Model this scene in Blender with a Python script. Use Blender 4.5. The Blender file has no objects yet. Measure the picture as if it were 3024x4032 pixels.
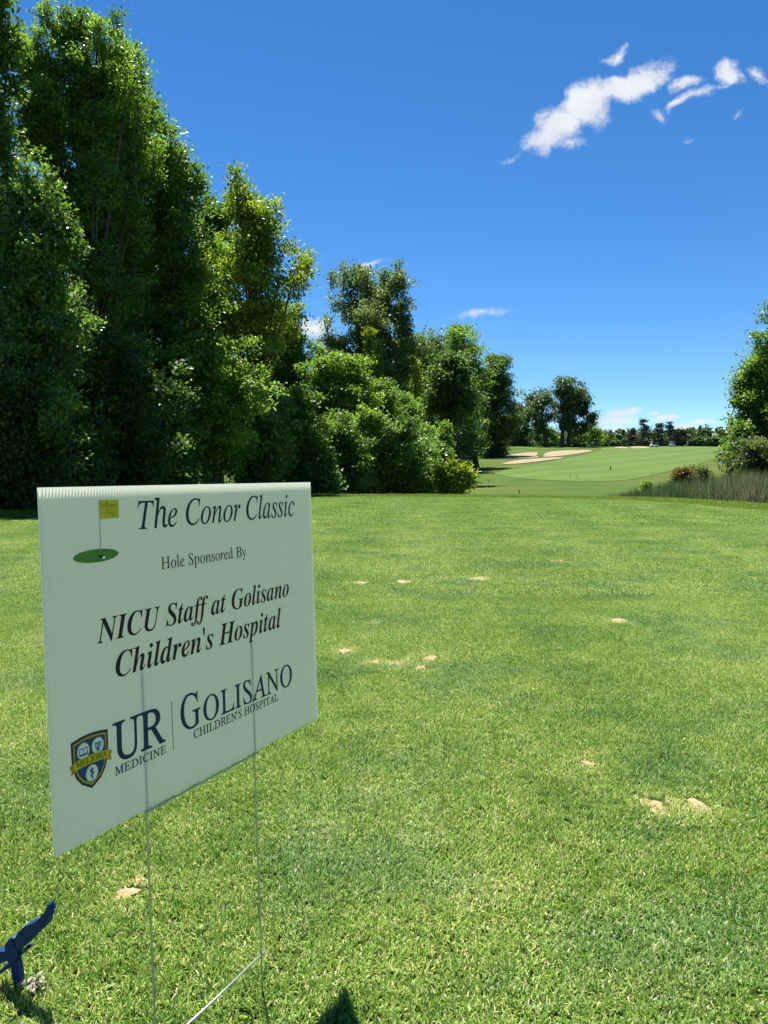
import bpy, bmesh, math, random
import numpy as np
from mathutils import Vector, Matrix

sc = bpy.context.scene
C = sc.collection
RAD = math.radians
rng = np.random.default_rng(7)
random.seed(7)

# ------------------------------------------------------------------ camera
EYE = 0.9                       # lens height above the tee
F, CX, CY, HZ = 3028.0, 1512.0, 2016.0, 1857.0
PITCH = math.atan((CY - HZ) / F)
cam = bpy.data.cameras.new('camera')
cam.sensor_fit = 'HORIZONTAL'; cam.sensor_width = 36.0
cam.lens = 36.0 * F / 3024.0
cam.clip_start = 0.05; cam.clip_end = 9000
camo = bpy.data.objects.new('camera', cam); C.objects.link(camo)
camo.location = (0, 0, EYE); camo.rotation_euler = (math.pi / 2 - PITCH, 0, 0)
sc.camera = camo

# ------------------------------------------------------------------ sky, sun, exposure
SUN_EL, SUN_AZ = RAD(65), RAD(-19)      # azimuth from +Y, negative = left
w = bpy.data.worlds.new('World'); sc.world = w; w.use_nodes = True
nt = w.node_tree; nt.nodes.clear()
def N(tree, typ, **kw):
    n = tree.nodes.new(typ)
    for k, v in kw.items():
        if k.startswith('i_'):
            n.inputs[k[2:].replace('_', ' ')].default_value = v
        else:
            setattr(n, k, v)
    return n
def L(tree, a, b): tree.links.new(a, b)
def math_node(tree, op, a, b=None, clamp=False):
    n = tree.nodes.new('ShaderNodeMath'); n.operation = op; n.use_clamp = clamp
    for i, x in enumerate((a, b)):
        if x is None: continue
        if isinstance(x, (int, float)): n.inputs[i].default_value = x
        else: tree.links.new(x, n.inputs[i])
    return n.outputs[0]

def ramp_early(t, fac, stops):
    m = N(t, 'ShaderNodeMapRange'); L(t, fac, m.inputs['Value']); m.inputs['From Min'].default_value = stops[0][0]; m.inputs['From Max'].default_value = stops[1][0]
    x = N(t, 'ShaderNodeMix', data_type='RGBA'); L(t, m.outputs[0], x.inputs[0]); x.inputs[6].default_value = (*stops[0][1], 1); x.inputs[7].default_value = (*stops[1][1], 1)
    return x.outputs[2]
SKY_STRENGTH = 0.062
sky = N(nt, 'ShaderNodeTexSky', sky_type='NISHITA', sun_disc=False, sun_elevation=SUN_EL, sun_rotation=SUN_AZ,
        altitude=3000.0, air_density=1.0, dust_density=0.25, ozone_density=4.0)
hs = N(nt, 'ShaderNodeHueSaturation'); hs.inputs['Saturation'].default_value = 1.25; hs.inputs['Value'].default_value = 1.0
L(nt, sky.outputs[0], hs.inputs['Color'])
bg = N(nt, 'ShaderNodeBackground'); bg.inputs['Strength'].default_value = SKY_STRENGTH
wo = N(nt, 'ShaderNodeOutputWorld')
tc = N(nt, 'ShaderNodeTexCoord')
sep = N(nt, 'ShaderNodeSeparateXYZ'); L(nt, tc.outputs['Generated'], sep.inputs[0])
ysafe = math_node(nt, 'MAXIMUM', sep.outputs[1], 0.02)
gx = math_node(nt, 'DIVIDE', sep.outputs[0], ysafe); gz = math_node(nt, 'DIVIDE', sep.outputs[2], ysafe)
gp = N(nt, 'ShaderNodeCombineXYZ'); L(nt, gx, gp.inputs[0]); L(nt, gz, gp.inputs[1])
# noise that breaks the clouds up
wn = N(nt, 'ShaderNodeTexNoise'); wn.inputs['Scale'].default_value = 15.0; wn.inputs['Detail'].default_value = 7.0
L(nt, gp.outputs[0], wn.inputs['Vector'])
wm = N(nt, 'ShaderNodeVectorMath', operation='SUBTRACT'); L(nt, wn.outputs['Color'], wm.inputs[0]); wm.inputs[1].default_value = (.5, .5, .5)
ws = N(nt, 'ShaderNodeVectorMath', operation='SCALE'); L(nt, wm.outputs[0], ws.inputs[0]); L(nt, math_node(nt, 'MULTIPLY', math_node(nt, 'MINIMUM', math_node(nt, 'MAXIMUM', gz, .02), .5), .13), ws.inputs['Scale'])
wa = N(nt, 'ShaderNodeVectorMath', operation='ADD'); L(nt, gp.outputs[0], wa.inputs[0]); L(nt, ws.outputs[0], wa.inputs[1])
cn = N(nt, 'ShaderNodeTexNoise'); cn.inputs['Scale'].default_value = 26.0; cn.inputs['Detail'].default_value = 10.0; cn.inputs['Roughness'].default_value = .66
L(nt, wa.outputs[0], cn.inputs['Vector'])
def sky_dir(px, py):            # photo pixel -> (x/y, z/y) of the viewing direction
    x = (px - CX) / F; y = -(py - CY) / F
    c, s = math.cos(PITCH), math.sin(PITCH)
    fy = c + y * s; fz = -s + y * c
    return x / fy, fz / fy
CLOUDS = [  # centre px, half axes px, tilt, strength
    (2195, 500, 105, 76, 22, 1.6), (2300, 430, 110, 76, 30, 1.7), (2465, 362, 160, 52, 27, 1.6), (2250, 575, 70, 22, 10, .8),
    (2560, 300, 70, 20, 30, .75), (2590, 445, 34, 12, -30, .4),
    (2432, 222, 55, 26, 42, .72), (2720, 330, 65, 24, 10, .85), (2730, 392, 110, 22, 22, .8), (2870, 297, 55, 36, 12, .95),
    (2985, 290, 42, 24, -30, .75), (2890, 445, 24, 12, 10, .4), (2715, 548, 20, 14, 30, .35), (2830, 350, 60, 12, 35, .6),
    (2020, 605, 34, 10, 20, .45), (1455, 1052, 55, 10, 8, .45), (1895, 1232, 70, 17, 3, .9),
    (1235, 1290, 85, 42, 4, 1.1), (2400, 1660, 110, 22, 4, .95), (2440, 1628, 85, 17, 6, 1.0), (2390, 1690, 75, 18, 0, 1.0),
    (2570, 1630, 26, 8, 2, .85), (2628, 1644, 52, 11, 8, .9), (2770, 1657, 42, 8, 2, .8), (2690, 1680, 50, 10, 4, .6), (2330, 1680, 40, 30, 0, .8)]
acc = None
for (px, py, a, b, tilt, st) in CLOUDS:
    cxx, czz = sky_dir(px, py)
    sub = N(nt, 'ShaderNodeVectorMath', operation='SUBTRACT'); L(nt, wa.outputs[0], sub.inputs[0]); sub.inputs[1].default_value = (cxx, czz, 0)
    rot = N(nt, 'ShaderNodeVectorRotate', rotation_type='Z_AXIS'); L(nt, sub.outputs[0], rot.inputs['Vector']); rot.inputs['Angle'].default_value = -RAD(tilt)
    mul = N(nt, 'ShaderNodeVectorMath', operation='MULTIPLY'); L(nt, rot.outputs[0], mul.inputs[0]); mul.inputs[1].default_value = (F / a * .72, F / b * .72, 0)
    ln = N(nt, 'ShaderNodeVectorMath', operation='LENGTH'); L(nt, mul.outputs[0], ln.inputs[0])
    v = math_node(nt, 'MULTIPLY', math_node(nt, 'SUBTRACT', 1.0, ln.outputs['Value']), st)
    acc = v if acc is None else math_node(nt, 'MAXIMUM', acc, v)
nz = math_node(nt, 'MULTIPLY', math_node(nt, 'SUBTRACT', cn.outputs['Fac'], 0.5), 2.7)
den = math_node(nt, 'ADD', acc, nz)
mr = N(nt, 'ShaderNodeMapRange', interpolation_type='SMOOTHSTEP'); L(nt, den, mr.inputs['Value'])
mr.inputs['From Min'].default_value = 0.0; mr.inputs['From Max'].default_value = 1.0; mr.inputs['To Max'].default_value = .96
acl = N(nt, 'ShaderNodeMapRange'); L(nt, acc, acl.inputs['Value']); acl.inputs['From Min'].default_value = -.35; acl.inputs['From Max'].default_value = .15
cmask = math_node(nt, 'MULTIPLY', mr.outputs[0], acl.outputs[0])
front = math_node(nt, 'GREATER_THAN', sep.outputs[1], 0.05)
cmask = math_node(nt, 'MULTIPLY', cmask, front)
CLOUD_COL = (5.6, 5.8, 6.1, 1)
cm = N(nt, 'ShaderNodeMix', data_type='RGBA'); L(nt, cmask, cm.inputs[0]); L(nt, hs.outputs[0], cm.inputs[6]); 
cs_ = N(nt, 'ShaderNodeTexNoise'); cs_.inputs['Scale'].default_value = 16.0; cs_.inputs['Detail'].default_value = 4.0; L(nt, wa.outputs[0], cs_.inputs['Vector'])
L(nt, ramp_early(nt, cs_.outputs['Fac'], [(.32, (4.6, 4.85, 5.3)), (.62, CLOUD_COL[:3])]), cm.inputs[7])
L(nt, cm.outputs[2], bg.inputs['Color']); L(nt, bg.outputs[0], wo.inputs['Surface'])

sunl = bpy.data.lights.new('sun', 'SUN'); sunl.energy = 5.0; sunl.angle = RAD(0.53); sunl.color = (1.0, 0.955, 0.88)
suno = bpy.data.objects.new('sun', sunl); C.objects.link(suno)
to_sun = Vector((math.sin(SUN_AZ) * math.cos(SUN_EL), math.cos(SUN_AZ) * math.cos(SUN_EL), math.sin(SUN_EL)))
suno.rotation_euler = to_sun.to_track_quat('Z', 'Y').to_euler(); suno.location = (0, 0, 60)

sc.view_settings.view_transform = 'Standard'; sc.view_settings.look = 'None'
sc.view_settings.exposure = 1.4; sc.view_settings.gamma = 1.0; sc.view_settings.use_curve_mapping = False
sc.render.engine = 'CYCLES'
cy = sc.cycles
cy.max_bounces = 7; cy.diffuse_bounces = 3; cy.glossy_bounces = 2; cy.transmission_bounces = 5; cy.transparent_max_bounces = 6
cy.caustics_reflective = False; cy.caustics_refractive = False
cy.use_denoising = True
try:
    cy.denoiser = 'OPENIMAGEDENOISE'; cy.denoising_prefilter = 'NONE'; cy.denoising_input_passes = 'RGB_ALBEDO_NORMAL'
except Exception: pass

# ------------------------------------------------------------------ helpers
def tag(o, label=None, cat=None, group=None, kind=None):
    if label: o['label'] = label
    if cat: o['category'] = cat
    if group: o['group'] = group
    if kind: o['kind'] = kind
    return o
def empty(name, loc=(0, 0, 0)):
    e = bpy.data.objects.new(name, None); C.objects.link(e); e.location = loc; e.empty_display_size = .2
    return e
def obj(name, me, mat=None, parent=None):
    o = bpy.data.objects.new(name, me); C.objects.link(o)
    if mat is not None:
        for m in (mat if isinstance(mat, (list, tuple)) else [mat]): me.materials.append(m)
    if parent is not None: o.parent = parent
    return o
def np_mesh(name, verts, faces, tint=None, smooth=False):
    """verts (n,3); faces: (m,k) array with one k, or a list of such arrays"""
    fl = faces if isinstance(faces, list) else [faces]
    me = bpy.data.meshes.new(name)
    me.vertices.add(len(verts)); me.vertices.foreach_set('co', np.asarray(verts, np.float32).ravel())
    tot = sum(f.size for f in fl); npoly = sum(len(f) for f in fl)
    me.loops.add(tot); me.polygons.add(npoly)
    me.loops.foreach_set('vertex_index', np.concatenate([f.ravel() for f in fl]).astype(np.int32))
    sizes = np.concatenate([np.full(len(f), f.shape[1]) for f in fl])
    st = np.concatenate([[0], np.cumsum(sizes)[:-1]]).astype(np.int32)
    me.polygons.foreach_set('loop_start', st)
    if smooth: me.polygons.foreach_set('use_smooth', np.ones(npoly, bool))
    if tint is not None:
        at = me.attributes.new('tint', 'FLOAT', 'POINT'); at.data.foreach_set('value', np.asarray(tint, np.float32))
    me.update(calc_edges=True)
    return me
def bm_obj(name, bm, mat=None, parent=None, smooth=False):
    me = bpy.data.meshes.new(name); bm.to_mesh(me); bm.free()
    if smooth:
        for p in me.polygons: p.use_smooth = True
    return obj(name, me, mat, parent)
def bm_box(bm, c, s, rot=None):
    r = bmesh.ops.create_cube(bm, size=1.0)
    M = Matrix.Translation(c) @ (rot if rot is not None else Matrix()) @ Matrix.Diagonal((s[0], s[1], s[2], 1))
    bmesh.ops.transform(bm, matrix=M, verts=r['verts'])
    return r['verts']
def tube(pts, rad, sides=6, cap=True):
    """numpy tube along pts with radii -> verts, quads"""
    pts = np.asarray(pts, float); n = len(pts)
    rad = np.broadcast_to(np.asarray(rad, float), (n,))
    t = np.gradient(pts, axis=0); t /= np.linalg.norm(t, axis=1)[:, None] + 1e-9
    ref = np.where(np.abs(t[:, 2:3]) > .9, np.array([[1., 0, 0]]), np.array([[0, 0, 1.]]))
    a = np.cross(t, ref); a /= np.linalg.norm(a, axis=1)[:, None] + 1e-9
    b = np.cross(t, a)
    ang = np.linspace(0, 2 * np.pi, sides, endpoint=False)
    V = pts[:, None] + rad[:, None, None] * (np.cos(ang)[None, :, None] * a[:, None] + np.sin(ang)[None, :, None] * b[:, None])
    V = V.reshape(-1, 3)
    i = np.arange(n - 1)[:, None] * sides; j = np.arange(sides)[None]
    q = np.stack([i + j, i + (j + 1) % sides, i + sides + (j + 1) % sides, i + sides + j], -1).reshape(-1, 4)
    if cap:
        V = np.vstack([V, pts[:1], pts[-1:]]); k = n * sides
        jj = np.arange(sides)
        c1 = np.stack([np.full(sides, k), (jj + 1) % sides, jj, np.full(sides, k)], -1)
        # caps as degenerate-free triangles kept apart
        caps = np.vstack([np.stack([np.full(sides, k), (jj + 1) % sides, jj], -1),
                          np.stack([np.full(sides, k + 1), (n - 1) * sides + jj, (n - 1) * sides + (jj + 1) % sides], -1)])
        return V, q, caps
    return V, q, None
def tubes_mesh(name, lst, smooth=True):
    VV, Q, T, off = [], [], [], 0
    for pts, rad, sides in lst:
        v, q, c = tube(pts, rad, sides)
        VV.append(v); Q.append(q + off); T.append(c + off); off += len(v)
    return np_mesh(name, np.vstack(VV), [np.vstack(Q), np.vstack(T)], smooth=smooth)
def ray(px, py):
    x = (px - CX) / F; y = -(py - CY) / F
    c, s = math.cos(PITCH), math.sin(PITCH)
    return np.array([x, c + y * s, -s + y * c])
def at(px, py, Y):
    d = ray(px, py); return np.array([0, 0, EYE]) + d * (Y / d[1])

# ------------------------------------------------------------------ materials
def new_mat(name):
    m = bpy.data.materials.new(name); m.use_nodes = True
    t = m.node_tree; b = t.nodes['Principled BSDF']
    return m, t, b
def plain(name, col, rough=.6, spec=.3, metal=0.0, var=.15, scale=20.0):
    m, t, b = new_mat(name)
    b.inputs['Roughness'].default_value = rough; b.inputs['Specular IOR Level'].default_value = spec; b.inputs['Metallic'].default_value = metal
    tc_ = N(t, 'ShaderNodeTexCoord'); n = N(t, 'ShaderNodeTexNoise'); n.inputs['Scale'].default_value = scale; n.inputs['Detail'].default_value = 4
    L(t, tc_.outputs['Object'], n.inputs['Vector'])
    r = N(t, 'ShaderNodeMapRange'); L(t, n.outputs['Fac'], r.inputs['Value'])
    r.inputs['From Min'].default_value = .3; r.inputs['From Max'].default_value = .7
    r.inputs['To Min'].default_value = 1 - var; r.inputs['To Max'].default_value = 1 + var
    mx = N(t, 'ShaderNodeVectorMath', operation='SCALE'); mx.inputs[0].default_value = col[:3]; L(t, r.outputs[0], mx.inputs['Scale'])
    L(t, mx.outputs[0], b.inputs['Base Color'])
    return m
def ramp(t, fac, stops):
    r = N(t, 'ShaderNodeValToRGB'); L(t, fac, r.inputs[0])
    e = r.color_ramp.elements
    e[0].position = stops[0][0]; e[0].color = (*stops[0][1], 1)
    e[1].position = stops[-1][0]; e[1].color = (*stops[-1][1], 1)
    for p, c in stops[1:-1]:
        x = e.new(p); x.color = (*c, 1)
    return r.outputs[0]
def leaf_mat(name, dark, light, trans=.48, rough=.48, spec=.32):
    m, t, b = new_mat(name)
    out = t.nodes['Material Output']
    a = N(t, 'ShaderNodeAttribute', attribute_name='tint')
    col = ramp(t, a.outputs['Fac'], [(0, dark), (1, light)])
    L(t, col, b.inputs['Base Color']); b.inputs['Roughness'].default_value = rough; b.inputs['Specular IOR Level'].default_value = spec
    tr = N(t, 'ShaderNodeBsdfTranslucent')
    tm = N(t, 'ShaderNodeMix', data_type='RGBA', blend_type='MULTIPLY'); tm.inputs[0].default_value = 1.0
    L(t, col, tm.inputs[6]); tm.inputs[7].default_value = (1.5, 1.55, .55, 1); L(t, tm.outputs[2], tr.inputs['Color'])
    ms = N(t, 'ShaderNodeMixShader'); ms.inputs[0].default_value = trans
    L(t, b.outputs[0], ms.inputs[1]); L(t, tr.outputs[0], ms.inputs[2]); L(t, ms.outputs[0], out.inputs['Surface'])
    return m
LEAF = {
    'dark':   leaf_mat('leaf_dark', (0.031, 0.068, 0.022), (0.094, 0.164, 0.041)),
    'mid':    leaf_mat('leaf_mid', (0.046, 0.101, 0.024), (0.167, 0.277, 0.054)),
    'bright': leaf_mat('leaf_bright', (0.066, 0.138, 0.024), (0.204, 0.319, 0.057)),
    'yellow': leaf_mat('leaf_yellow', (0.077, 0.138, 0.020), (0.253, 0.314, 0.039)),
    'grey':   leaf_mat('leaf_grey', (0.051, 0.089, 0.038), (0.137, 0.187, 0.079)),
    'shiny':  leaf_mat('leaf_shiny', (0.052, 0.106, 0.029), (0.155, 0.263, 0.065), rough=.38, spec=.55),
    'pine':   leaf_mat('needle', (0.030, 0.052, 0.034), (0.070, 0.105, 0.060), trans=.1, rough=.6),
    'pinebrown': leaf_mat('needle_brown', (0.046, 0.050, 0.030), (0.100, 0.100, 0.058), trans=.1, rough=.6),
    'red':    leaf_mat('leaf_red', (0.062, 0.056, 0.027), (0.125, 0.105, 0.048)),
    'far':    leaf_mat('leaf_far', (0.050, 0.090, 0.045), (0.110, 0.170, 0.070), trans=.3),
}
def bark_mat(name, c1, c2):
    m, t, b = new_mat(name); b.inputs['Roughness'].default_value = .9; b.inputs['Specular IOR Level'].default_value = .15
    tc_ = N(t, 'ShaderNodeTexCoord'); mp = N(t, 'ShaderNodeMapping'); mp.inputs['Scale'].default_value = (9, 9, 1.6); L(t, tc_.outputs['Object'], mp.inputs[0])
    n = N(t, 'ShaderNodeTexNoise'); n.inputs['Scale'].default_value = 2.2; n.inputs['Detail'].default_value = 6; L(t, mp.outputs[0], n.inputs['Vector'])
    L(t, ramp(t, n.outputs['Fac'], [(.3, c1), (.7, c2)]), b.inputs['Base Color'])
    bp = N(t, 'ShaderNodeBump'); bp.inputs['Strength'].default_value = .6; bp.inputs['Distance'].default_value = .05
    L(t, n.outputs['Fac'], bp.inputs['Height']); L(t, bp.outputs[0], b.inputs['Normal'])
    return m
BARK = bark_mat('bark', (.035, .028, .022), (.11, .092, .075))
BARK_GREY = bark_mat('bark_grey', (.09, .082, .07), (.2, .185, .165))

def turf_mat(name, c_dark, c_mid, c_light, patch=.12, fine=6.0, stripe=None, bump=.5, dry=None):
    """mown grass seen from far: soft patches, fine speckle, optional mowing stripes (direction, width)"""
    m, t, b = new_mat(name); b.inputs['Roughness'].default_value = .9; b.inputs['Specular IOR Level'].default_value = .06
    g = N(t, 'ShaderNodeNewGeometry')
    n1 = N(t, 'ShaderNodeTexNoise'); n1.inputs['Scale'].default_value = patch; n1.inputs['Detail'].default_value = 7; n1.inputs['Roughness'].default_value = .6
    L(t, g.outputs['Position'], n1.inputs['Vector'])
    n2 = N(t, 'ShaderNodeTexNoise'); n2.inputs['Scale'].default_value = fine; n2.inputs['Detail'].default_value = 6; n2.inputs['Roughness'].default_value = .75
    L(t, g.outputs['Position'], n2.inputs['Vector'])
    f = math_node(t, 'ADD', math_node(t, 'MULTIPLY', n1.outputs['Fac'], .55), math_node(t, 'MULTIPLY', n2.outputs['Fac'], .45))
    if stripe:
        ang, wid, amt = stripe
        sp = N(t, 'ShaderNodeSeparateXYZ'); L(t, g.outputs['Position'], sp.inputs[0])
        ax = math_node(t, 'ADD', math_node(t, 'MULTIPLY', sp.outputs[0], math.cos(ang) * math.pi / wid), math_node(t, 'MULTIPLY', sp.outputs[1], math.sin(ang) * math.pi / wid))
        ax = math_node(t, 'ADD', ax, math_node(t, 'MULTIPLY', n1.outputs['Fac'], 2.5))
        f = math_node(t, 'ADD', f, math_node(t, 'MULTIPLY', math_node(t, 'SINE', ax), amt))
    col = ramp(t, f, [(.33, c_dark), (.5, c_mid), (.67, c_light)])
    if dry:
        n3 = N(t, 'ShaderNodeTexNoise'); n3.inputs['Scale'].default_value = .045; n3.inputs['Detail'].default_value = 5
        L(t, g.outputs['Position'], n3.inputs['Vector'])
        r3 = N(t, 'ShaderNodeMapRange'); L(t, n3.outputs['Fac'], r3.inputs['Value']); r3.inputs['From Min'].default_value = .46; r3.inputs['From Max'].default_value = .66; r3.inputs['To Max'].default_value = .85
        mx = N(t, 'ShaderNodeMix', data_type='RGBA'); L(t, r3.outputs[0], mx.inputs[0]); L(t, col, mx.inputs[6]); mx.inputs[7].default_value = (*dry, 1)
        col = mx.outputs[2]
    L(t, col, b.inputs['Base Color'])
    bp = N(t, 'ShaderNodeBump'); bp.inputs['Strength'].default_value = bump; bp.inputs['Distance'].default_value = .03
    L(t, n2.outputs['Fac'], bp.inputs['Height']); L(t, bp.outputs[0], b.inputs['Normal'])
    return m
M_ROUGH = turf_mat('rough_turf', (0.0320, 0.0600, 0.0096), (0.0464, 0.0816, 0.0128), (0.0656, 0.1040, 0.0176), patch=.16, fine=2.2, bump=.7, dry=(0.0880, 0.1000, 0.0176))
M_FAIR = turf_mat('fairway_turf', (.060, .104, .019), (.073, .121, .024), (.088, .136, .030), patch=.06, fine=1.2, stripe=(RAD(-35), 4.0, .075), bump=.3)
M_GREEN = turf_mat('green_turf', (0.0624, 0.1200, 0.0240), (0.0704, 0.1320, 0.0272), (0.0800, 0.1400, 0.0320), patch=.08, fine=1.5, bump=.2)
M_TEE = turf_mat('tee_turf', (.050, .085, .015), (.070, .112, .020), (.095, .135, .030), patch=.5, fine=45, bump=.8)

def sand_mat(name, c1, c2, scale=1.5):
    m, t, b = new_mat(name); b.inputs['Roughness'].default_value = .95; b.inputs['Specular IOR Level'].default_value = .1
    g = N(t, 'ShaderNodeNewGeometry'); n = N(t, 'ShaderNodeTexNoise'); n.inputs['Scale'].default_value = scale; n.inputs['Detail'].default_value = 8; n.inputs['Roughness'].default_value = .7
    L(t, g.outputs['Position'], n.inputs['Vector'])
    L(t, ramp(t, n.outputs['Fac'], [(.3, c1), (.7, c2)]), b.inputs['Base Color'])
    bp = N(t, 'ShaderNodeBump'); bp.inputs['Strength'].default_value = .6; bp.inputs['Distance'].default_value = .05 / scale
    L(t, n.outputs['Fac'], bp.inputs['Height']); L(t, bp.outputs[0], b.inputs['Normal'])
    return m
M_SAND = sand_mat('bunker_sand', (.205, .160, .100), (.275, .222, .148))
M_DIVOT = sand_mat('divot_sand', (.20, .145, .075), (.40, .31, .185), scale=90)
M_PATH = sand_mat('path_gravel', (0.1210, 0.1155, 0.1100), (0.1870, 0.1815, 0.1705), scale=3)

# ------------------------------------------------------------------ terrain height
_TAB = [(52, 1952), (62, 1921), (75, 1895), (92, 1869), (110, 1848), (130, 1827), (150, 1809), (170, 1794), (190, 1781), (210, 1770), (228, 1762.5), (240, 1759.5), (250, 1759.5)]
_py = [-200, 0, 20, 35, 44] + [a for a, b in _TAB] + [275, 310, 380, 700, 6000]
_pz = [-.6, -.6, -.75, -1.05, -1.0] + [EYE - (b - HZ) / F * a for a, b in _TAB] + [8.3, 7.0, 5.5, 6.0, 10.0]
_yy = np.linspace(-200, 6000, 12401); _zz = np.interp(_yy, _py, _pz)
_k = np.exp(-np.linspace(-2.5, 2.5, 31) ** 2); _k /= _k.sum()
_zz = np.convolve(np.pad(_zz, 15, mode='edge'), _k, 'valid')
TEE_PX = [(0, 2056), (160, 2032), (640, 1988), (1000, 1966), (1235, 1957), (1700, 1957), (2100, 1961), (2500, 1970), (2750, 1987), (3024, 2013)]
def on_tee(px, py):
    d = ray(px, py); return d * (EYE / -d[2])
_te = [on_tee(*p)[:2] for p in TEE_PX]
TEE = [(-9.5, -9.0), (-10.0, 2.0), (-9.0, 9.0)] + [tuple(p) for p in _te] + [(10.5, 12.0), (11.0, 3.0), (10.5, -9.0)]
def poly_sd(X, Y, P):
    """signed distance (inside positive) to polygon P"""
    P = np.asarray(P, float); Q = np.roll(P, -1, 0)
    X = np.asarray(X, float); Y = np.asarray(Y, float)
    D = np.full(X.shape, 1e9); ins = np.zeros(X.shape, bool)
    for (ax, ay), (bx, by) in zip(P, Q):
        ex, ey = bx - ax, by - ay
        t = np.clip(((X - ax) * ex + (Y - ay) * ey) / (ex * ex + ey * ey + 1e-12), 0, 1)
        D = np.minimum(D, np.hypot(X - ax - t * ex, Y - ay - t * ey))
        c = (ay > Y) != (by > Y)
        with np.errstate(divide='ignore', invalid='ignore'):
            xi = ax + (Y - ay) / (by - ay + 1e-12) * ex
        ins ^= c & (X < xi)
    return np.where(ins, D, -D)
def smooth(a, b, x):
    t = np.clip((x - a) / (b - a), 0, 1); return t * t * (3 - 2 * t)
def height(X, Y):
    X = np.asarray(X, float); Y = np.asarray(Y, float)
    z = np.interp(Y, _yy, _zz)
    # the wood on the left stands about level with the tee
    left = smooth(.5, 5.0, -(X - .03 * Y)) * (1 - smooth(55, 90, Y))
    z = z * (1 - left) + (-.15 - .004 * np.maximum(Y - 30, 0)) * left
    # ground falls away to the left of the bunkers
    z = z - .055 * np.maximum(0, .21 * Y - X).clip(0, 22) * smooth(60, 85, Y) * (1 - smooth(150, 205, Y))
    # right shoulder falls a little towards the ditch
    z = z - .020 * np.maximum(0, X - .36 * Y).clip(0, 30) * smooth(40, 60, Y) * (1 - smooth(180, 230, Y))
    z = z + .10 * np.sin(X * .11 + 1) * np.sin(Y * .07) * smooth(60, 110, Y)
    sd = poly_sd(X, Y, TEE)
    t = 1 - smooth(.9, 9.0, -sd)
    return z * (1 - t) + (-.004) * t
def h1(x, y): return float(height(np.array([x]), np.array([y]))[0])
def ground(px, py, ymin=26.0, ymax=244.0):
    d = ray(px, py); Y = np.arange(ymin, ymax, .25)
    P = np.array([0, 0, EYE])[None] + d[None] * (Y / d[1])[:, None]
    g = height(P[:, 0], P[:, 1]); below = np.where(P[:, 2] <= g)[0]
    i = below[0] if len(below) else len(Y) - 1
    return np.array([P[i, 0], P[i, 1], g[i]])

# ------------------------------------------------------------------ ground sheet
ys = np.concatenate([np.linspace(-60, 10, 36), np.linspace(10.5, 60, 110), np.linspace(60.8, 260, 190), 260 + np.geomspace(4, 5600, 46)])
us = np.concatenate([np.linspace(-3.5, -.9, 14)[:-1], np.linspace(-.9, .9, 200), np.linspace(.9, 3.5, 14)[1:]])
UU, YY = np.meshgrid(us, ys)
XX = UU * (18 + np.abs(YY) * .82)
ZZ = height(XX, YY)
nr, nc = XX.shape
idx = np.arange(nr * nc).reshape(nr, nc)
quads = np.stack([idx[:-1, :-1], idx[:-1, 1:], idx[1:, 1:], idx[1:, :-1]], -1).reshape(-1, 4)
tag(obj('ground', np_mesh('ground', np.stack([XX, YY, ZZ - .03 * (poly_sd(XX, YY, TEE) > -.2)], -1).reshape(-1, 3), quads, smooth=True), M_ROUGH), kind='structure')

def drape(name, poly, nrow, ncol, dz, mat, sag=0.0):
    """sheet over the terrain inside a world polygon (one span per row)"""
    P = np.asarray(poly, float); Q = np.roll(P, -1, 0)
    y0, y1 = P[:, 1].min(), P[:, 1].max()
    t = (1 - np.cos(np.linspace(0.03, math.pi - .03, nrow))) / 2
    rows = []
    for Y in y0 + (y1 - y0) * t:
        xs = []
        for (ax, ay), (bx, by) in zip(P, Q):
            if (ay > Y) != (by > Y): xs.append(ax + (Y - ay) / (by - ay) * (bx - ax))
        rows.append((Y, min(xs), max(xs)))
    uu = (1 - np.cos(np.linspace(0, math.pi, ncol))) / 2
    X = np.array([[a + (b - a) * u for u in uu] for _, a, b in rows]); Y = np.array([[y] * ncol for y, _, _ in rows])
    Z = height(X, Y) + dz
    if sag:
        u2 = np.sin(np.linspace(0, math.pi, ncol))[None] * np.sin(np.linspace(0, math.pi, nrow))[:, None]
        Z = Z - 0 * u2
    i = np.arange(X.size).reshape(X.shape)
    q = np.stack([i[:-1, :-1], i[:-1, 1:], i[1:, 1:], i[1:, :-1]], -1).reshape(-1, 4)
    return obj(name, np_mesh(name, np.stack([X, Y, Z], -1).reshape(-1, 3), q, smooth=True), mat)
def smooth_poly(P, n=4):
    P = np.asarray(P, float)
    for _ in range(n):
        Q = np.roll(P, -1, 0)
        P = np.stack([.75 * P + .25 * Q, .25 * P + .75 * Q], 1).reshape(-1, P.shape[1])
    return P

tag(drape('tee_box', smooth_poly(TEE, 3), 120, 90, .004, M_TEE), kind='structure')

FAIR_PX = [(1943, 1868), (2030, 1882), (2115, 1891), (2270, 1898), (2415, 1896), (2501, 1888), (2587, 1868), (2673, 1846), (2802, 1812), (2888, 1788)]
FAIR = [ground(*p)[:2] for p in FAIR_PX] + [(102, 232), (106, 262), (60, 262), (64, 222)] + \
       [ground(*p)[:2] for p in [(2347, 1780), (2218, 1809), (2149, 1822), (2063, 1834), (2012, 1846), (1960, 1859)]]
tag(drape('fairway', smooth_poly(FAIR, 3), 120, 60, .035, M_FAIR), kind='structure')
GREEN = [ground(2070, 1766)[:2], (42, 214), (52, 216), (62, 226), (63, 242), (52, 247), (42, 245), (36, 236)]
tag(drape('putting_green', smooth_poly(GREEN, 3), 40, 40, .05, M_GREEN), kind='structure')
z6 = lambda a, b: (1800 + a / 2.552, 1680 + b / 2.552)
z8 = lambda a, b: (2400 + a / 5.184, 1650 + b / 5.184)
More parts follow.
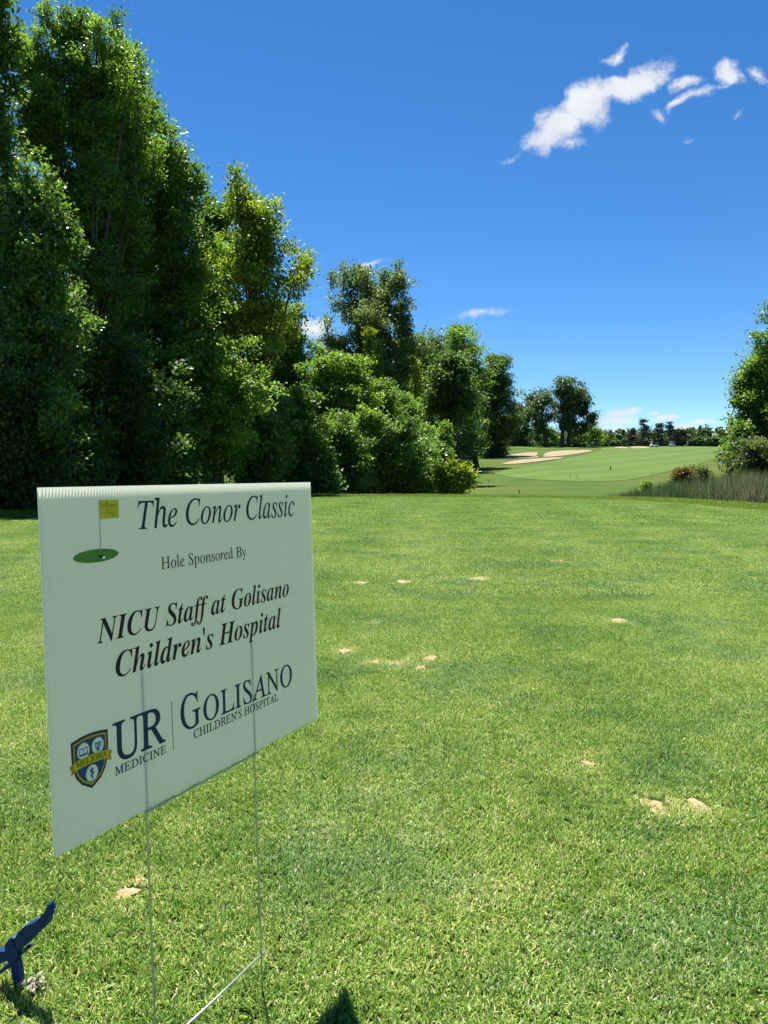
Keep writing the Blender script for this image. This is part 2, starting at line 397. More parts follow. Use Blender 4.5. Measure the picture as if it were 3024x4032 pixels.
BUNK = [
    [z6(*p) for p in [(445, 374), (540, 350), (700, 330), (900, 318), (1050, 311), (1085, 318), (1000, 331), (850, 349), (700, 367), (560, 379), (470, 381)]],
    [z6(*p) for p in [(455, 314), (520, 285), (620, 272), (720, 262), (800, 260), (814, 272), (790, 296), (840, 310), (700, 319), (560, 323), (460, 321)]],
    [z6(*p) for p in [(850, 309), (880, 275), (920, 255), (1000, 245), (1150, 239), (1340, 236), (1364, 246), (1290, 261), (1180, 279), (1050, 296), (950, 306)]],
    [z8(*p) for p in [(90, 582), (150, 570), (250, 568), (350, 585), (412, 602), (350, 609), (200, 603), (110, 594)]],
    [z8(*p) for p in [(420, 570), (480, 560), (620, 557), (750, 564), (818, 576), (815, 592), (650, 601), (500, 607), (440, 590)]]]
for b in BUNK:
    tag(drape('sand_bunker', smooth_poly([ground(*p)[:2] for p in b], 3), 26, 30, .09, M_SAND), kind='structure')
path = [ground(*p)[:2] for p in [(1760, 1890), (1835, 1880), (1790, 1850), (1745, 1830), (1790, 1808), (1850, 1795), (1895, 1784), (1960, 1772)]]
pl = np.array(path); tt = np.linspace(0, len(pl) - 1, 60)
pc = np.stack([np.interp(tt, np.arange(len(pl)), pl[:, 0]), np.interp(tt, np.arange(len(pl)), pl[:, 1])], -1)
for _ in range(6): pc[1:-1] = .25 * pc[:-2] + .5 * pc[1:-1] + .25 * pc[2:]
tg = np.gradient(pc, axis=0); nn = np.stack([-tg[:, 1], tg[:, 0]], -1); nn /= np.linalg.norm(nn, axis=1)[:, None]
off = np.linspace(-1.2, 1.2, 5)
pp = pc[:, None] + nn[:, None] * off[None, :, None]
i = np.arange(300).reshape(60, 5); q = np.stack([i[:-1, :-1], i[:-1, 1:], i[1:, 1:], i[1:, :-1]], -1).reshape(-1, 4)
tag(obj('cart_path', np_mesh('cart_path', np.concatenate([pp, (height(pp[..., 0], pp[..., 1]) + .06)[..., None]], -1).reshape(-1, 3), q, smooth=True), M_PATH), kind='structure')

# ------------------------------------------------------------------ trees
def bezier(p0, p1, p2, n):
    t = np.linspace(0, 1, n)[:, None]
    return (1 - t) ** 2 * p0 + 2 * t * (1 - t) * p1 + t ** 2 * p2
PROFILES = {
    'round': lambda t: np.sqrt(np.clip(1 - (2 * t - 1) ** 2, 0, 1)) * .92 + .08,
    'oak': lambda t: np.clip(np.minimum(1, .55 + 2.2 * t), 0, 1) * np.sqrt(np.clip(1 - t ** 3.2, 0.02, 1)),
    'column': lambda t: np.clip(.75 + .6 * t, 0, 1) * np.sqrt(np.clip(1 - t ** 4.5, .03, 1)),
    'flat': lambda t: np.clip(.78 + .5 * t, 0, 1) * np.sqrt(np.clip(1 - t ** 10, .05, 1)),
    'cone': lambda t: np.clip(1.05 - .95 * t, .06, 1) ** .85,
    'vase': lambda t: (.45 + .75 * t) * np.sqrt(np.clip(1 - t ** 5, .03, 1)),
    'bush': lambda t: np.sqrt(np.clip(1 - t ** 2.2, .02, 1)),
}
def leaves(centers, outward, size, r, aspect=.5, flat=.55, droop=.35, tint0=None):
    """one folded leaf quad per centre: base, side, tip, side"""
    n = len(centers)
    d = r.normal(size=(n, 3)) + outward * .9; d[:, 2] -= droop
    d /= np.linalg.norm(d, axis=1)[:, None] + 1e-9
    up = r.normal(size=(n, 3)) * flat; up[:, 2] += 1.0
    s = np.cross(d, up); s /= np.linalg.norm(s, axis=1)[:, None] + 1e-9
    nrm = np.cross(s, d)
    L_ = size * r.uniform(.45, 1.5, (n, 1)); W_ = L_ * aspect * 1.25
    fold = L_ * .10
    base = centers - d * L_ * .5
    mid = centers - d * L_ * .08
    V = np.stack([base, mid + s * W_ * .5 + nrm * fold, centers + d * L_ * .5, mid - s * W_ * .5 + nrm * fold], 1).reshape(-1, 3)
    Fq = np.arange(4 * n).reshape(n, 4)
    t = r.beta(2.0, 2.4, n) if tint0 is None else np.clip(tint0 + r.normal(0, .16, n), 0, 1)
    return V, Fq, np.repeat(t, 4)
def make_tree(name, label, px, Y, top, hw, bottom, prof='oak', leaf='mid', nleaf=20000, size=.11, boughs=34, cat='tree', group=None,
              trunk_px=None, trunk_r=None, bark=None, seed=1, loose=.5, depth=None, lean=0.0, limb_show=1.0, boughr=1.0, sprig=.30, aspect=.5, droop=.35, tops=0, shoots=0):
    r = np.random.default_rng(seed * 131 + 5)
    bx = at(trunk_px if trunk_px is not None else px, HZ, Y)[0]
    bz = h1(bx, Y)
    base = np.array([bx, Y, bz])
    topz = at(px, top, Y)[2]; botz = max(at(px, bottom, Y)[2], bz + .15)
    ccx = at(px, HZ, Y)[0]
    R = hw / F * Y; D = R if depth is None else depth
    Hc = topz - botz
    pf = PROFILES[prof]
    # boughs
    K = boughs
    t = (np.arange(K) + r.uniform(0, 1, K)) / K
    t = t ** .9
    ang = np.arange(K) * 2.39996 + r.uniform(-.5, .5, K)
    rr = np.sqrt(r.uniform(.08, 1.0, K)) * pf(t) * r.uniform(.72, 1.28, K)
    br = np.clip(r.uniform(.60, 1.30, K) * .48 * R * boughr, .18, None)
    rad = np.maximum(rr * R * 1.06 - br * .45, 0)
    radd = np.maximum(rr * D * 1.06 - br * .45, 0)
    Bc = np.stack([ccx + np.cos(ang) * rad, Y + np.sin(ang) * radd, botz + t * Hc * .94], -1)
    Bc[:, 0] += lean * (t - .3) * R
    if tops:                                 # spires that poke out of the top
        for k in range(tops):
            j = K - 1 - k; Bc[j, 2] = topz - br[j] * .5 * r.uniform(.2, 1.6); br[j] *= .6
            Bc[j, 0] = ccx + r.uniform(-.7, .7) * R * .7
    Bc[:, 2] = np.minimum(Bc[:, 2], topz - br * .35)
    NCL = 10                                 # leaf clumps along each bough's spray
    axv = np.stack([np.cos(ang) * rr, np.sin(ang) * rr, np.full(K, 1.0 if prof in ('column', 'vase', 'round', 'flat') else .7) + r.uniform(-.35, .5, K)], -1) + r.normal(0, .18, (K, 3))
    axv /= np.linalg.norm(axv, axis=1)[:, None]
    u1 = r.uniform(-1.0, 1.35, (K, NCL)); lat = r.normal(size=(K, NCL, 3))
    Cc = Bc[:, None] + axv[:, None] * (br[:, None] * u1)[..., None] + lat * (br[:, None] * .36 * (1.15 - .35 * u1))[..., None]
    Cr = br[:, None] * (.31 - .09 * u1) * r.uniform(.65, 1.35, (K, NCL))
    over = Cc[..., 2] + Cr * .6 - topz
    Cc[..., 2] -= np.maximum(over, 0)
    # trunk and limbs
    Hh = topz - bz
    tr = trunk_r or .018 * Hh + .03
    lst = []
    ax0 = base - np.array([0, 0, .15]); ax2 = np.array([ccx + lean * R * .5, Y, botz + Hc * .86]); ax1 = np.array([(bx * 1.4 + ccx * .6) / 2 + r.uniform(-.1, .1) * R, Y, (bz + ax2[2]) / 2])
    ax = bezier(ax0, ax1, ax2, 12)
    tw = np.linspace(0, 1, 12)
    rad_t = tr * (1.0 - .86 * tw); rad_t[0] *= 1.35; rad_t[1] *= 1.08
    lst.append((ax, rad_t, 8))
    for j in range(K):
        if r.uniform() > limb_show: continue
        zj = bz + (Bc[j, 2] - bz) * r.uniform(.45, .72)
        fi = np.clip((zj - ax[0, 2]) / (ax[-1, 2] - ax[0, 2]), .08, .95)
        a0 = np.array([np.interp(fi, tw, ax[:, 0]), np.interp(fi, tw, ax[:, 1]), np.interp(fi, tw, ax[:, 2])])
        mid = (a0 * .45 + Bc[j] * .55) + np.array([0, 0, -.06 * Hc + r.uniform(-.03, .05) * Hc])
        rl = tr * (1 - .8 * fi) * r.uniform(.32, .5)
        lst.append((bezier(a0, mid, Bc[j] + np.array([0, 0, br[j] * .3]), 6), rl * np.linspace(1, .25, 6), 5))
        for m_ in range(4):                  # twigs reaching the leaf clumps
            e = Cc[j, m_]
            lst.append((np.stack([Bc[j] - [0, 0, br[j] * .25], (Bc[j] + e) / 2 + [0, 0, .05 * br[j]], e]), rl * np.array([.3, .2, .08]), 4))
    # leaves: boughs carry clumps, clumps carry sprigs, sprigs carry leaves
    per = 11
    nleaf = int(nleaf * 1.35); size = size * 1.1
    ns = max(4, nleaf // per)
    wgt = (Cr ** 2 * np.where(Bc[:, 1] < Y, 1.2, .7)[:, None]).ravel(); wgt /= wgt.sum()
    b = r.choice(K * NCL, ns, p=wgt)
    v = r.normal(size=(ns, 3)); v /= np.linalg.norm(v, axis=1)[:, None]
    q = r.uniform(.05, 1, ns) ** (1 / 2.2) * (1 + loose * .4 * r.normal(size=ns).clip(-1, 2.0))
    sp = Cc.reshape(-1, 3)[b] + v * (q * Cr.ravel()[b])[:, None] * np.array([1.1, 1.1, .72])
    sp[:, 2] = np.maximum(sp[:, 2], height(sp[:, 0], sp[:, 1]) + .08)
    if shoots:                               # slim leader shoots standing out of the crown
        hi = np.argsort(-(Bc[:, 2] + 1.2 * np.abs(Bc[:, 0] - ccx) / max(R, .1) * r.uniform(.3, 1, K)))[:max(6, K // 2)]
        ss, sv, sb = [], [], []
        for k in range(shoots):
            j = hi[k % len(hi)]; m_ = r.integers(0, NCL)
            p0 = Cc[j, m_] + np.array([0, 0, Cr[j, m_] * .2]); ln = R * r.uniform(.30, .62)
            dv = np.array([r.normal(0, .22), r.normal(0, .2), 1.0]); k2 = int(r.uniform(20, 34))
            tt_ = r.uniform(0, 1, k2)
            ss.append(p0 + dv * (tt_ * ln)[:, None] + r.normal(size=(k2, 3)) * (.055 * R * (1.15 - tt_))[:, None])
            sv.append(np.repeat(dv[None] * .4, k2, 0)); sb.append(np.full(k2, j * NCL + m_))
            lst.append((np.stack([Bc[j], p0, p0 + dv * ln]), tr * np.array([.10, .06, .015]), 4))
        sp = np.vstack([sp] + ss); v = np.vstack([v] + sv); b = np.concatenate([b] + sb); ns = len(sp)
    lc = np.repeat(sp, per, 0) + r.normal(size=(ns * per, 3)) * sprig * size / .11 * np.array([.5, .5, .32])
    ow = np.repeat(v * .6 + (sp - Bc[b // NCL]) / br[b // NCL][:, None] * .5, per, 0)
    bt = r.uniform(.22, .78, (K, 1)) + r.normal(0, .13, (K, NCL))
    V, Fq, T = leaves(lc, ow, size, r, tint0=np.repeat(bt.ravel()[b] + r.normal(0, .08, ns), per), aspect=aspect, droop=droop)
    lz = V[:, 2]; V[:, 2] = np.maximum(lz, bz + .01)
    root = empty(name, tuple(base))
    tag(root, label, cat, group)
    tm = tubes_mesh('trunk', lst); cmh = np_mesh('crown', V, Fq, T)
    to = obj('trunk' if cat == 'tree' else 'stem', tm, bark or BARK, root); co = obj('crown' if cat == 'tree' else 'foliage', cmh, LEAF[leaf], root)
    for o in (to, co): o.matrix_parent_inverse = Matrix.Translation(-Vector(base))
    return root

G1 = 'trees of the wood along the left of the tee'
T = make_tree
T('deciduous_tree', 'tall leafy tree cut off by the left edge of the photo', -25, 19.5, -120, 150, 1000, 'column', 'mid', 24000, .10, 30, group=G1, seed=1, tops=3, shoots=16)
T('deciduous_tree', 'tallest dark green tree with thin spires at its top, behind the sign', 372, 24, 105, 215, 1180, 'flat', 'mid', 46000, .095, 60, group=G1, seed=2, tops=3, boughr=.72, loose=.9, aspect=.40, droop=.7, shoots=34)
T('deciduous_tree', 'dark tree leaning left, its bare trunk showing against the sky', 195, 23, 200, 105, 620, 'vase', 'mid', 11000, .095, 20, group=G1, seed=3, trunk_px=440, trunk_r=.13, tops=2, loose=.9, aspect=.40, droop=.7, shoots=16)
T('deciduous_tree', 'tall tree shouldering the right side of the tallest tree, upright edge against the sky', 515, 26, 200, 105, 1400, 'flat', 'mid', 26000, .10, 34, group=G1, seed=16, tops=1, loose=.9, aspect=.42, droop=.6, shoots=16)
T('broadleaf_tree', 'glossy leaved tree with pale shining foliage, left and above the sign', 150, 18, 740, 230, 1900, 'oak', 'shiny', 42000, .09, 46, group=G1, seed=4, shoots=12)
T('deciduous_tree', 'green tree right of the tallest tree, rounded shoulder against the sky', 660, 28, 500, 160, 1500, 'oak', 'mid', 34000, .11, 44, group=G1, seed=5, tops=2, loose=.9, shoots=22)
T('deciduous_tree', 'yellow green sparse tree with airy branches reaching right into the sky', 1010, 32, 770, 190, 1420, 'round', 'yellow', 19000, .12, 44, group=G1, seed=6, tops=2, loose=1.2, boughr=.66, shoots=20)
T('deciduous_tree', 'dark green tree between the rounded tree and the yellow green tree', 860, 35, 800, 130, 1500, 'column', 'mid', 20000, .12, 34, group=G1, seed=7, tops=2, loose=.9, shoots=20)
T('deciduous_tree', 'slim mid green tree directly right of the yellow green tree', 1140, 39, 1230, 120, 1850, 'column', 'mid', 24000, .12, 36, group=G1, seed=8, tops=1, shoots=14)
T('understorey_tree', 'light green bushy small tree under the dark tall trees, above the sign', 850, 26, 1330, 165, 1830, 'round', 'bright', 26000, .105, 36, group=G1, seed=9)
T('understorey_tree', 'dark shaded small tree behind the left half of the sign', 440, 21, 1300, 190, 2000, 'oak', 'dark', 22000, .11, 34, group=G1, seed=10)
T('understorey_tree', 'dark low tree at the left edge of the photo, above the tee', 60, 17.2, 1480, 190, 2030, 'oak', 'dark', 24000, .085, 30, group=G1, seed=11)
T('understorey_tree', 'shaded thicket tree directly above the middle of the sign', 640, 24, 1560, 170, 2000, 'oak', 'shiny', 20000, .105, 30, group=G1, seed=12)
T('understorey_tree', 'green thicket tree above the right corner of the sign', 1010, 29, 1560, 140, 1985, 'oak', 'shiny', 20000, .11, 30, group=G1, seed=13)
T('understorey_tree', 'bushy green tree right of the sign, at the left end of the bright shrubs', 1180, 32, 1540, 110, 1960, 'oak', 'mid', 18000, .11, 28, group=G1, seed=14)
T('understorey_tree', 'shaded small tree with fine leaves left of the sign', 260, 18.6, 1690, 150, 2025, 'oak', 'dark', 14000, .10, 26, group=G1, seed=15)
for k, (px, Y, top, hw, leaf, lab) in enumerate([
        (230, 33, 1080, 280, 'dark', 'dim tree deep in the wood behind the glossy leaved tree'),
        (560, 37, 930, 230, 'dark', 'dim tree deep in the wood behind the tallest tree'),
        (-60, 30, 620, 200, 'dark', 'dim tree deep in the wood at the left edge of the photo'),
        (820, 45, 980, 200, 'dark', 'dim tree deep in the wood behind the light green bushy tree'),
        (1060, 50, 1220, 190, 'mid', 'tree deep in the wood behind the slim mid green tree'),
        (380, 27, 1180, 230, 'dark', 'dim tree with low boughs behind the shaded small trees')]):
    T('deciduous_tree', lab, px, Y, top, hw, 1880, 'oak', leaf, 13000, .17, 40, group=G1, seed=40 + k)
for k, (px, Y, top, hw, lab) in enumerate([(-330, 20, -150, 260, 'tall wood tree just beyond the left edge of the view'), (-760, 21, 100, 300, 'wood tree farther left, outside the view'), (-1250, 20, 200, 320, 'last wood tree at the far left, outside the view'), (-520, 18, 1250, 260, 'low wood tree left of the view at the tee edge')]):
    T('deciduous_tree', lab, px, Y, top, hw, 1950, 'oak', 'dark', 14000, .15, 40, group=G1, seed=30 + k)
G2 = 'bright shrubs and small trees beyond the tee'
for k, (px, Y, top, hw, leaf, nl, lab, prof) in enumerate([
        (1290, 37, 1420, 115, 'bright', 17250, 'green small tree at the left end of the bright thicket', 'oak'),
        (1395, 38, 1405, 115, 'bright', 17250, 'highest bright green tree of the thicket beyond the tee', 'oak'),
        (1490, 39, 1500, 109, 'bright', 16099, 'bright green tree in the middle of the thicket, second row', 'oak'),
        (1590, 41, 1560, 103, 'bright', 14949, 'green tree in the right half of the thicket', 'oak'),
        (1665, 42, 1700, 75, 'bright', 11500, 'small green tree stepping down at the right of the thicket', 'oak'),
        (1320, 34, 1660, 122, 'shiny', 16099, 'glossy green shrub low in the thicket, nearest the sign', 'bush'),
        (1440, 35, 1640, 115, 'bright', 16099, 'bright leafy shrub low in the middle of the thicket', 'bush'),
        (1560, 36, 1690, 109, 'shiny', 14949, 'glossy shrub low in the right half of the thicket', 'bush'),
        (1650, 38, 1770, 85, 'bright', 11500, 'low green shrub near the right end of the thicket', 'bush'),
        (1265, 31.5, 1830, 55, 'shiny', 6000, 'small pale leaved shrub just right of the sign top', 'bush'),
        (1720, 41, 1770, 50, 'mid', 7000, 'narrow shrub behind the round yellow green bush', 'bush'),
        (1778, 36, 1853, 62, 'yellow', 9000, 'round yellow green bush at the right end of the thicket', 'bush'),
        (1745, 45, 1690, 45, 'bright', 6000, 'thin branched pale shrub against the dark trunks', 'oak')]):
    T('shrub' if prof == 'bush' else 'small_tree', lab, px, Y, top, hw, 1935, prof, leaf, nl, .12, 24, cat='shrub' if prof == 'bush' else 'tree', group=G2, seed=60 + k, trunk_r=.05, loose=.9, shoots=7)
G3 = 'tall trees beyond the thicket'
T('deciduous_tree', 'big grey green tree with forked limbs rising above the bright thicket', 1470, 62, 1110, 185, 1620, 'round', 'grey', 30000, .18, 54, group=G3, seed=80, boughr=.55, loose=.9, tops=2, bark=BARK_GREY, shoots=34)
T('deciduous_tree', 'grey green tree left of the big forked tree', 1325, 60, 1340, 90, 1800, 'oak', 'grey', 13000, .18, 28, group=G3, seed=81, tops=1, shoots=12)
T('vine_covered_trunk', 'upright yellow green column of vines in front of the big forked tree', 1455, 56, 1270, 15, 1620, 'column', 'yellow', 3000, .13, 22, group=G3, seed=82, boughr=1.2)
T('vine_covered_trunk', 'second slim vine column just right of the first', 1490, 57, 1320, 13, 1620, 'column', 'yellow', 2200, .13, 20, group=G3, seed=83, boughr=1.2)
T('vine_covered_trunk', 'leaning vine covered trunk with bare twigs left of the oaks', 1635, 66, 1390, 22, 1760, 'vase', 'yellow', 2600, .15, 22, group=G3, seed=84, boughr=1.0)
T('deciduous_tree', 'dark green tree between the forked tree and the spreading oaks', 1610, 78, 1345, 120, 1780, 'oak', 'dark', 20000, .24, 46, group=G3, seed=85, tops=1, shoots=8)
T('deciduous_tree', 'dark rounded tree filling the gap left of the large spreading tree', 1700, 86, 1330, 95, 1790, 'oak', 'dark', 18000, .26, 44, group=G3, seed=96)
TB = ground(1876, 1843); TA = ground(1817, 1859); TC = ground(1940, 1799)
T('spreading_tree', 'large dark spreading tree with a thick trunk beside the bunkers', 1808, TB[1], 1288, 118, 1800, 'oak', 'mid', 36000, .31, 64, group=G3, seed=86, trunk_px=1876, trunk_r=.42, loose=.6, boughr=1.1)
T('spreading_tree', 'smaller dark tree with a slim trunk, nearest of the trees by the bunkers', 1765, TA[1], 1400, 100, 1810, 'oak', 'dark', 22000, .30, 50, group=G3, seed=87, trunk_px=1817, trunk_r=.2, boughr=1.1)
T('spreading_tree', 'tall dark oval tree, rightmost of the trees by the bunkers', 1945, TC[1], 1400, 84, 1800, 'oak', 'dark', 28000, .36, 60, group=G3, seed=88, trunk_px=1940, trunk_r=.45, boughr=1.1)
T('spreading_tree', 'dark tree rising behind the round yellow green bush, casting the nearest tree shadow', 1768, 69, 1400, 88, 1660, 'oak', 'dark', 15000, .22, 34, group=G3, seed=95, trunk_px=1790, trunk_r=.16)
T('spreading_tree', 'dark tree half hidden behind the thick trunked tree', 1860, TC[1] + 14, 1500, 80, 1770, 'oak', 'dark', 9000, .4, 30, group=G3, seed=89, trunk_px=1850)
G4 = 'tall open trees on the crest by the green'
T('crest_tree', 'left of the tall open trees standing on the crest by the green', 2112, 236, 1535, 64, 1700, 'round', 'far', 6500, .55, 15, group=G4, seed=90, trunk_px=2152, trunk_r=.75, boughr=.62, loose=.2)
T('crest_tree', 'highest of the open trees on the crest, with two dark trunks side by side', 2228, 238, 1490, 76, 1660, 'round', 'far', 8000, .55, 17, group=G4, seed=91, trunk_px=2213, trunk_r=.8, boughr=.55, loose=.2)
T('crest_tree', 'right of the tall open trees on the crest, boughs reaching low', 2270, 241, 1530, 60, 1735, 'oak', 'dark', 6500, .55, 15, group=G4, seed=92, trunk_px=2233, trunk_r=.7, boughr=.62, loose=.2)
T('crest_tree', 'shorter tree left of the tall open trees on the crest', 2035, 246, 1600, 48, 1750, 'oak', 'far', 6000, .62, 18, group=G4, seed=93)
T('crest_tree', 'small airy tree at the right foot of the tall open trees', 2335, 250, 1680, 26, 1750, 'oak', 'bright', 2200, .5, 12, group=G4, seed=94)
for k, (px, Y, top, hw, leaf, lab) in enumerate([
        (1960, 258, 1665, 52, 'mid', 'green bush on the far crest below the tall dark oval tree'),
        (2060, 266, 1690, 50, 'far', 'green bush on the crest behind the leftmost open tree'),
        (2150, 270, 1692, 50, 'mid', 'bush glimpsed between the trunks of the open trees'),
        (2270, 275, 1700, 48, 'far', 'dusky bush behind the golfers on the crest')]):
    T('shrub', lab, px, Y, top, hw, 1765, 'bush', leaf, 3500, .6, 16, cat='shrub', group='bushes along the crest', seed=100 + k)
G5 = 'trees at the right edge'
T('deciduous_tree', 'tall green tree cut off by the right edge of the photo', 3090, 56, 1235, 148, 1880, 'oak', 'mid', 26000, .19, 50, group=G5, seed=110, tops=2, shoots=16)
T('deciduous_tree', 'lighter green lower tree leaning out at the right edge', 2962, 57, 1460, 92, 1890, 'oak', 'bright', 20000, .19, 42, group=G5, seed=111, tops=1, shoots=12, loose=.9)
T('shrub', 'pale leaved shrub at the foot of the right edge trees', 2985, 50, 1730, 95, 1930, 'bush', 'grey', 10000, .15, 30, cat='shrub', group=G5, seed=112)
T('shrub', 'dark shrub behind the reeds under the lighter tree', 2912, 54, 1670, 48, 1900, 'bush', 'mid', 8000, .17, 18, cat='shrub', group=G5, seed=113)
T('shrub', 'reddish brown half of the low bush in the reeds', 2690, 50, 1848, 45, 1960, 'bush', 'red', 4200, .12, 18, cat='shrub', seed=114, loose=.9)
T('shrub', 'green half of the low bush in the reeds', 2755, 51, 1838, 45, 1960, 'bush', 'grey', 4200, .12, 18, cat='shrub', seed=115, loose=.9)
T('shrub', 'small light green weed left of the low bush in the reeds', 2545, 46, 1898, 20, 1960, 'bush', 'bright', 1100, .10, 10, cat='shrub', seed=116, loose=1.0)
# conifers on the far side of the crest
def make_pine(label, px, Y, top, hw, leaf, seed):
    r = np.random.default_rng(seed)
    x = at(px, HZ, Y)[0]; bz = h1(x, Y); tz = at(px, top, Y)[2]; H = tz - bz; R = hw / F * Y
    lst = [(np.array([[x, Y, bz - .2], [x, Y, bz + H * .5], [x, Y, tz]]), np.array([.35, .22, .04]), 7)]
    cs, ow = [], []
    for k in range(17):
        t = .10 + .88 * (k + r.uniform(-.3, .3)) / 17; zz = bz + H * t
        for j in range(6):
            a = r.uniform(0, 6.283); ln = R * (1.25 * (1.06 - t) ** .75 + .06) * r.uniform(.35, 1.2)
            e = np.array([x + math.cos(a) * ln, Y + math.sin(a) * ln, zz + ln * r.uniform(.0, .45)])
            lst.append((np.stack([[x, Y, zz], e]), np.array([.07, .02]), 3))
            m = 26
            f = r.uniform(.35, 1.05, m)[:, None]
            cs.append(np.array([x, Y, zz]) + f * (e - np.array([x, Y, zz])) + r.normal(size=(m, 3)) * np.array([.5, .5, .2]))
            ow.append(np.repeat([[math.cos(a), math.sin(a), .5]], m, 0))
    V, Fq, Tn = leaves(np.vstack(cs), np.vstack(ow), .70, r, aspect=.35, droop=-.4)
    root = empty('pine_tree', (x, Y, bz)); tag(root, label, 'tree', 'pines beyond the crest')
    for n, me, m in (('trunk', tubes_mesh('trunk', lst), BARK), ('crown', np_mesh('crown', V, Fq, Tn), LEAF[leaf])):
        o = obj(n, me, m, root); o.matrix_parent_inverse = Matrix.Translation((-x, -Y, -bz))
make_pine('tallest dark pine beyond the crest, behind the right sand bunker', 2532, 330, 1645, 42, 'pine', 1)
make_pine('dark pine directly above the nearer golf cart', 2592, 332, 1660, 34, 'pine', 2)
make_pine('dark pine between the two golf carts', 2634, 335, 1656, 36, 'pine', 3)
make_pine('brownish pine left of the tallest pine', 2488, 336, 1683, 36, 'pinebrown', 4)
make_pine('brownish pine above the farther golf cart', 2660, 338, 1690, 34, 'pinebrown', 5)
make_pine('brownish pine, rightmost of the row of pines', 2692, 338, 1686, 36, 'pinebrown', 6)
make_pine('small blue green spruce right of the pines', 2738, 345, 1712, 20, 'pine', 7)
# the far wood: one mass
r = np.random.default_rng(77)
cs, ow, tn = [], [], []
def far_top(px):
    return np.interp(px, [1500, 1900, 2300, 2380, 2430, 2520, 2640, 2720, 2780, 2900, 3100, 3500], [1690, 1690, 1702, 1694, 1688, 1690, 1687, 1681, 1680, 1682, 1690, 1700])
for row, (Y, drop) in enumerate([(300, 44), (345, 34), (400, 16), (470, 3), (540, -2)]):
    for px in np.arange(1850, 3300, 17 if row > 1 else 24):
        p = px + r.uniform(-9, 9)
        tp = far_top(p) + drop + r.uniform(-5, 8)
        if row == 0 and 2450 < p < 2720: continue
        c = at(p, tp, Y); g = h1(c[0], Y); R = r.uniform(13, 22) / F * Y
        m = int(r.uniform(190, 250))
        v = r.normal(size=(m, 3)); v /= np.linalg.norm(v, axis=1)[:, None]; v[:, 1] = -np.abs(v[:, 1]) * 1.0
        tall = max(c[2] - g, 3) * .55
        pts = c + np.array([0, 0, -tall]) + v * np.array([R, R, tall]) * (r.uniform(.75, 1.05, (m, 1)))
        cs.append(pts); ow.append(v); tn.append(np.full(m, r.uniform(.15, .85) + (.15 if row < 2 else 0)))
V, Fq, Tn = leaves(np.vstack(cs), np.vstack(ow), 1.9, r, aspect=.75, droop=.3, tint0=np.concatenate(tn))
V[:, 2] = np.maximum(V[:, 2], 3)
tag(obj('far_wood', np_mesh('far_wood', V, Fq, Tn), LEAF['far']), 'green wood along the horizon behind the pines', 'wood', kind='stuff')

# ------------------------------------------------------------------ reeds and fringe grass
def blades_mesh(name, base, hgt, wid, lean, r, tint, curl=.5):
    """tapered two-piece blades of length hgt, leaning by about lean radians"""
    n = len(base)
    b = r.uniform(0, 6.283, n); th = np.abs(r.normal(lean, lean * .5, n)).clip(0, 1.45)
    a = b + 1.5708 + r.normal(0, .5, n)
    s = np.stack([np.cos(a), np.sin(a), np.zeros(n)], -1) * (wid / 2)[:, None]
    def dr(t): return np.stack([np.cos(b) * np.sin(t), np.sin(b) * np.sin(t), np.cos(t)], -1)
    p1 = base + dr(th) * (hgt * .55)[:, None]
    p2 = p1 + dr((th + curl * r.uniform(.2, 1.2, n)).clip(0, 1.9)) * (hgt * .45)[:, None]
    V = np.stack([base - s, base + s, p1 + s * .85, p1 - s * .85, p2], 1).reshape(-1, 3)
    k = np.arange(n)[:, None] * 5
    return np_mesh(name, V, [k + np.array([[0, 1, 2, 3]]), k + np.array([[3, 2, 4]])], np.repeat(tint, 5))
r = np.random.default_rng(5)
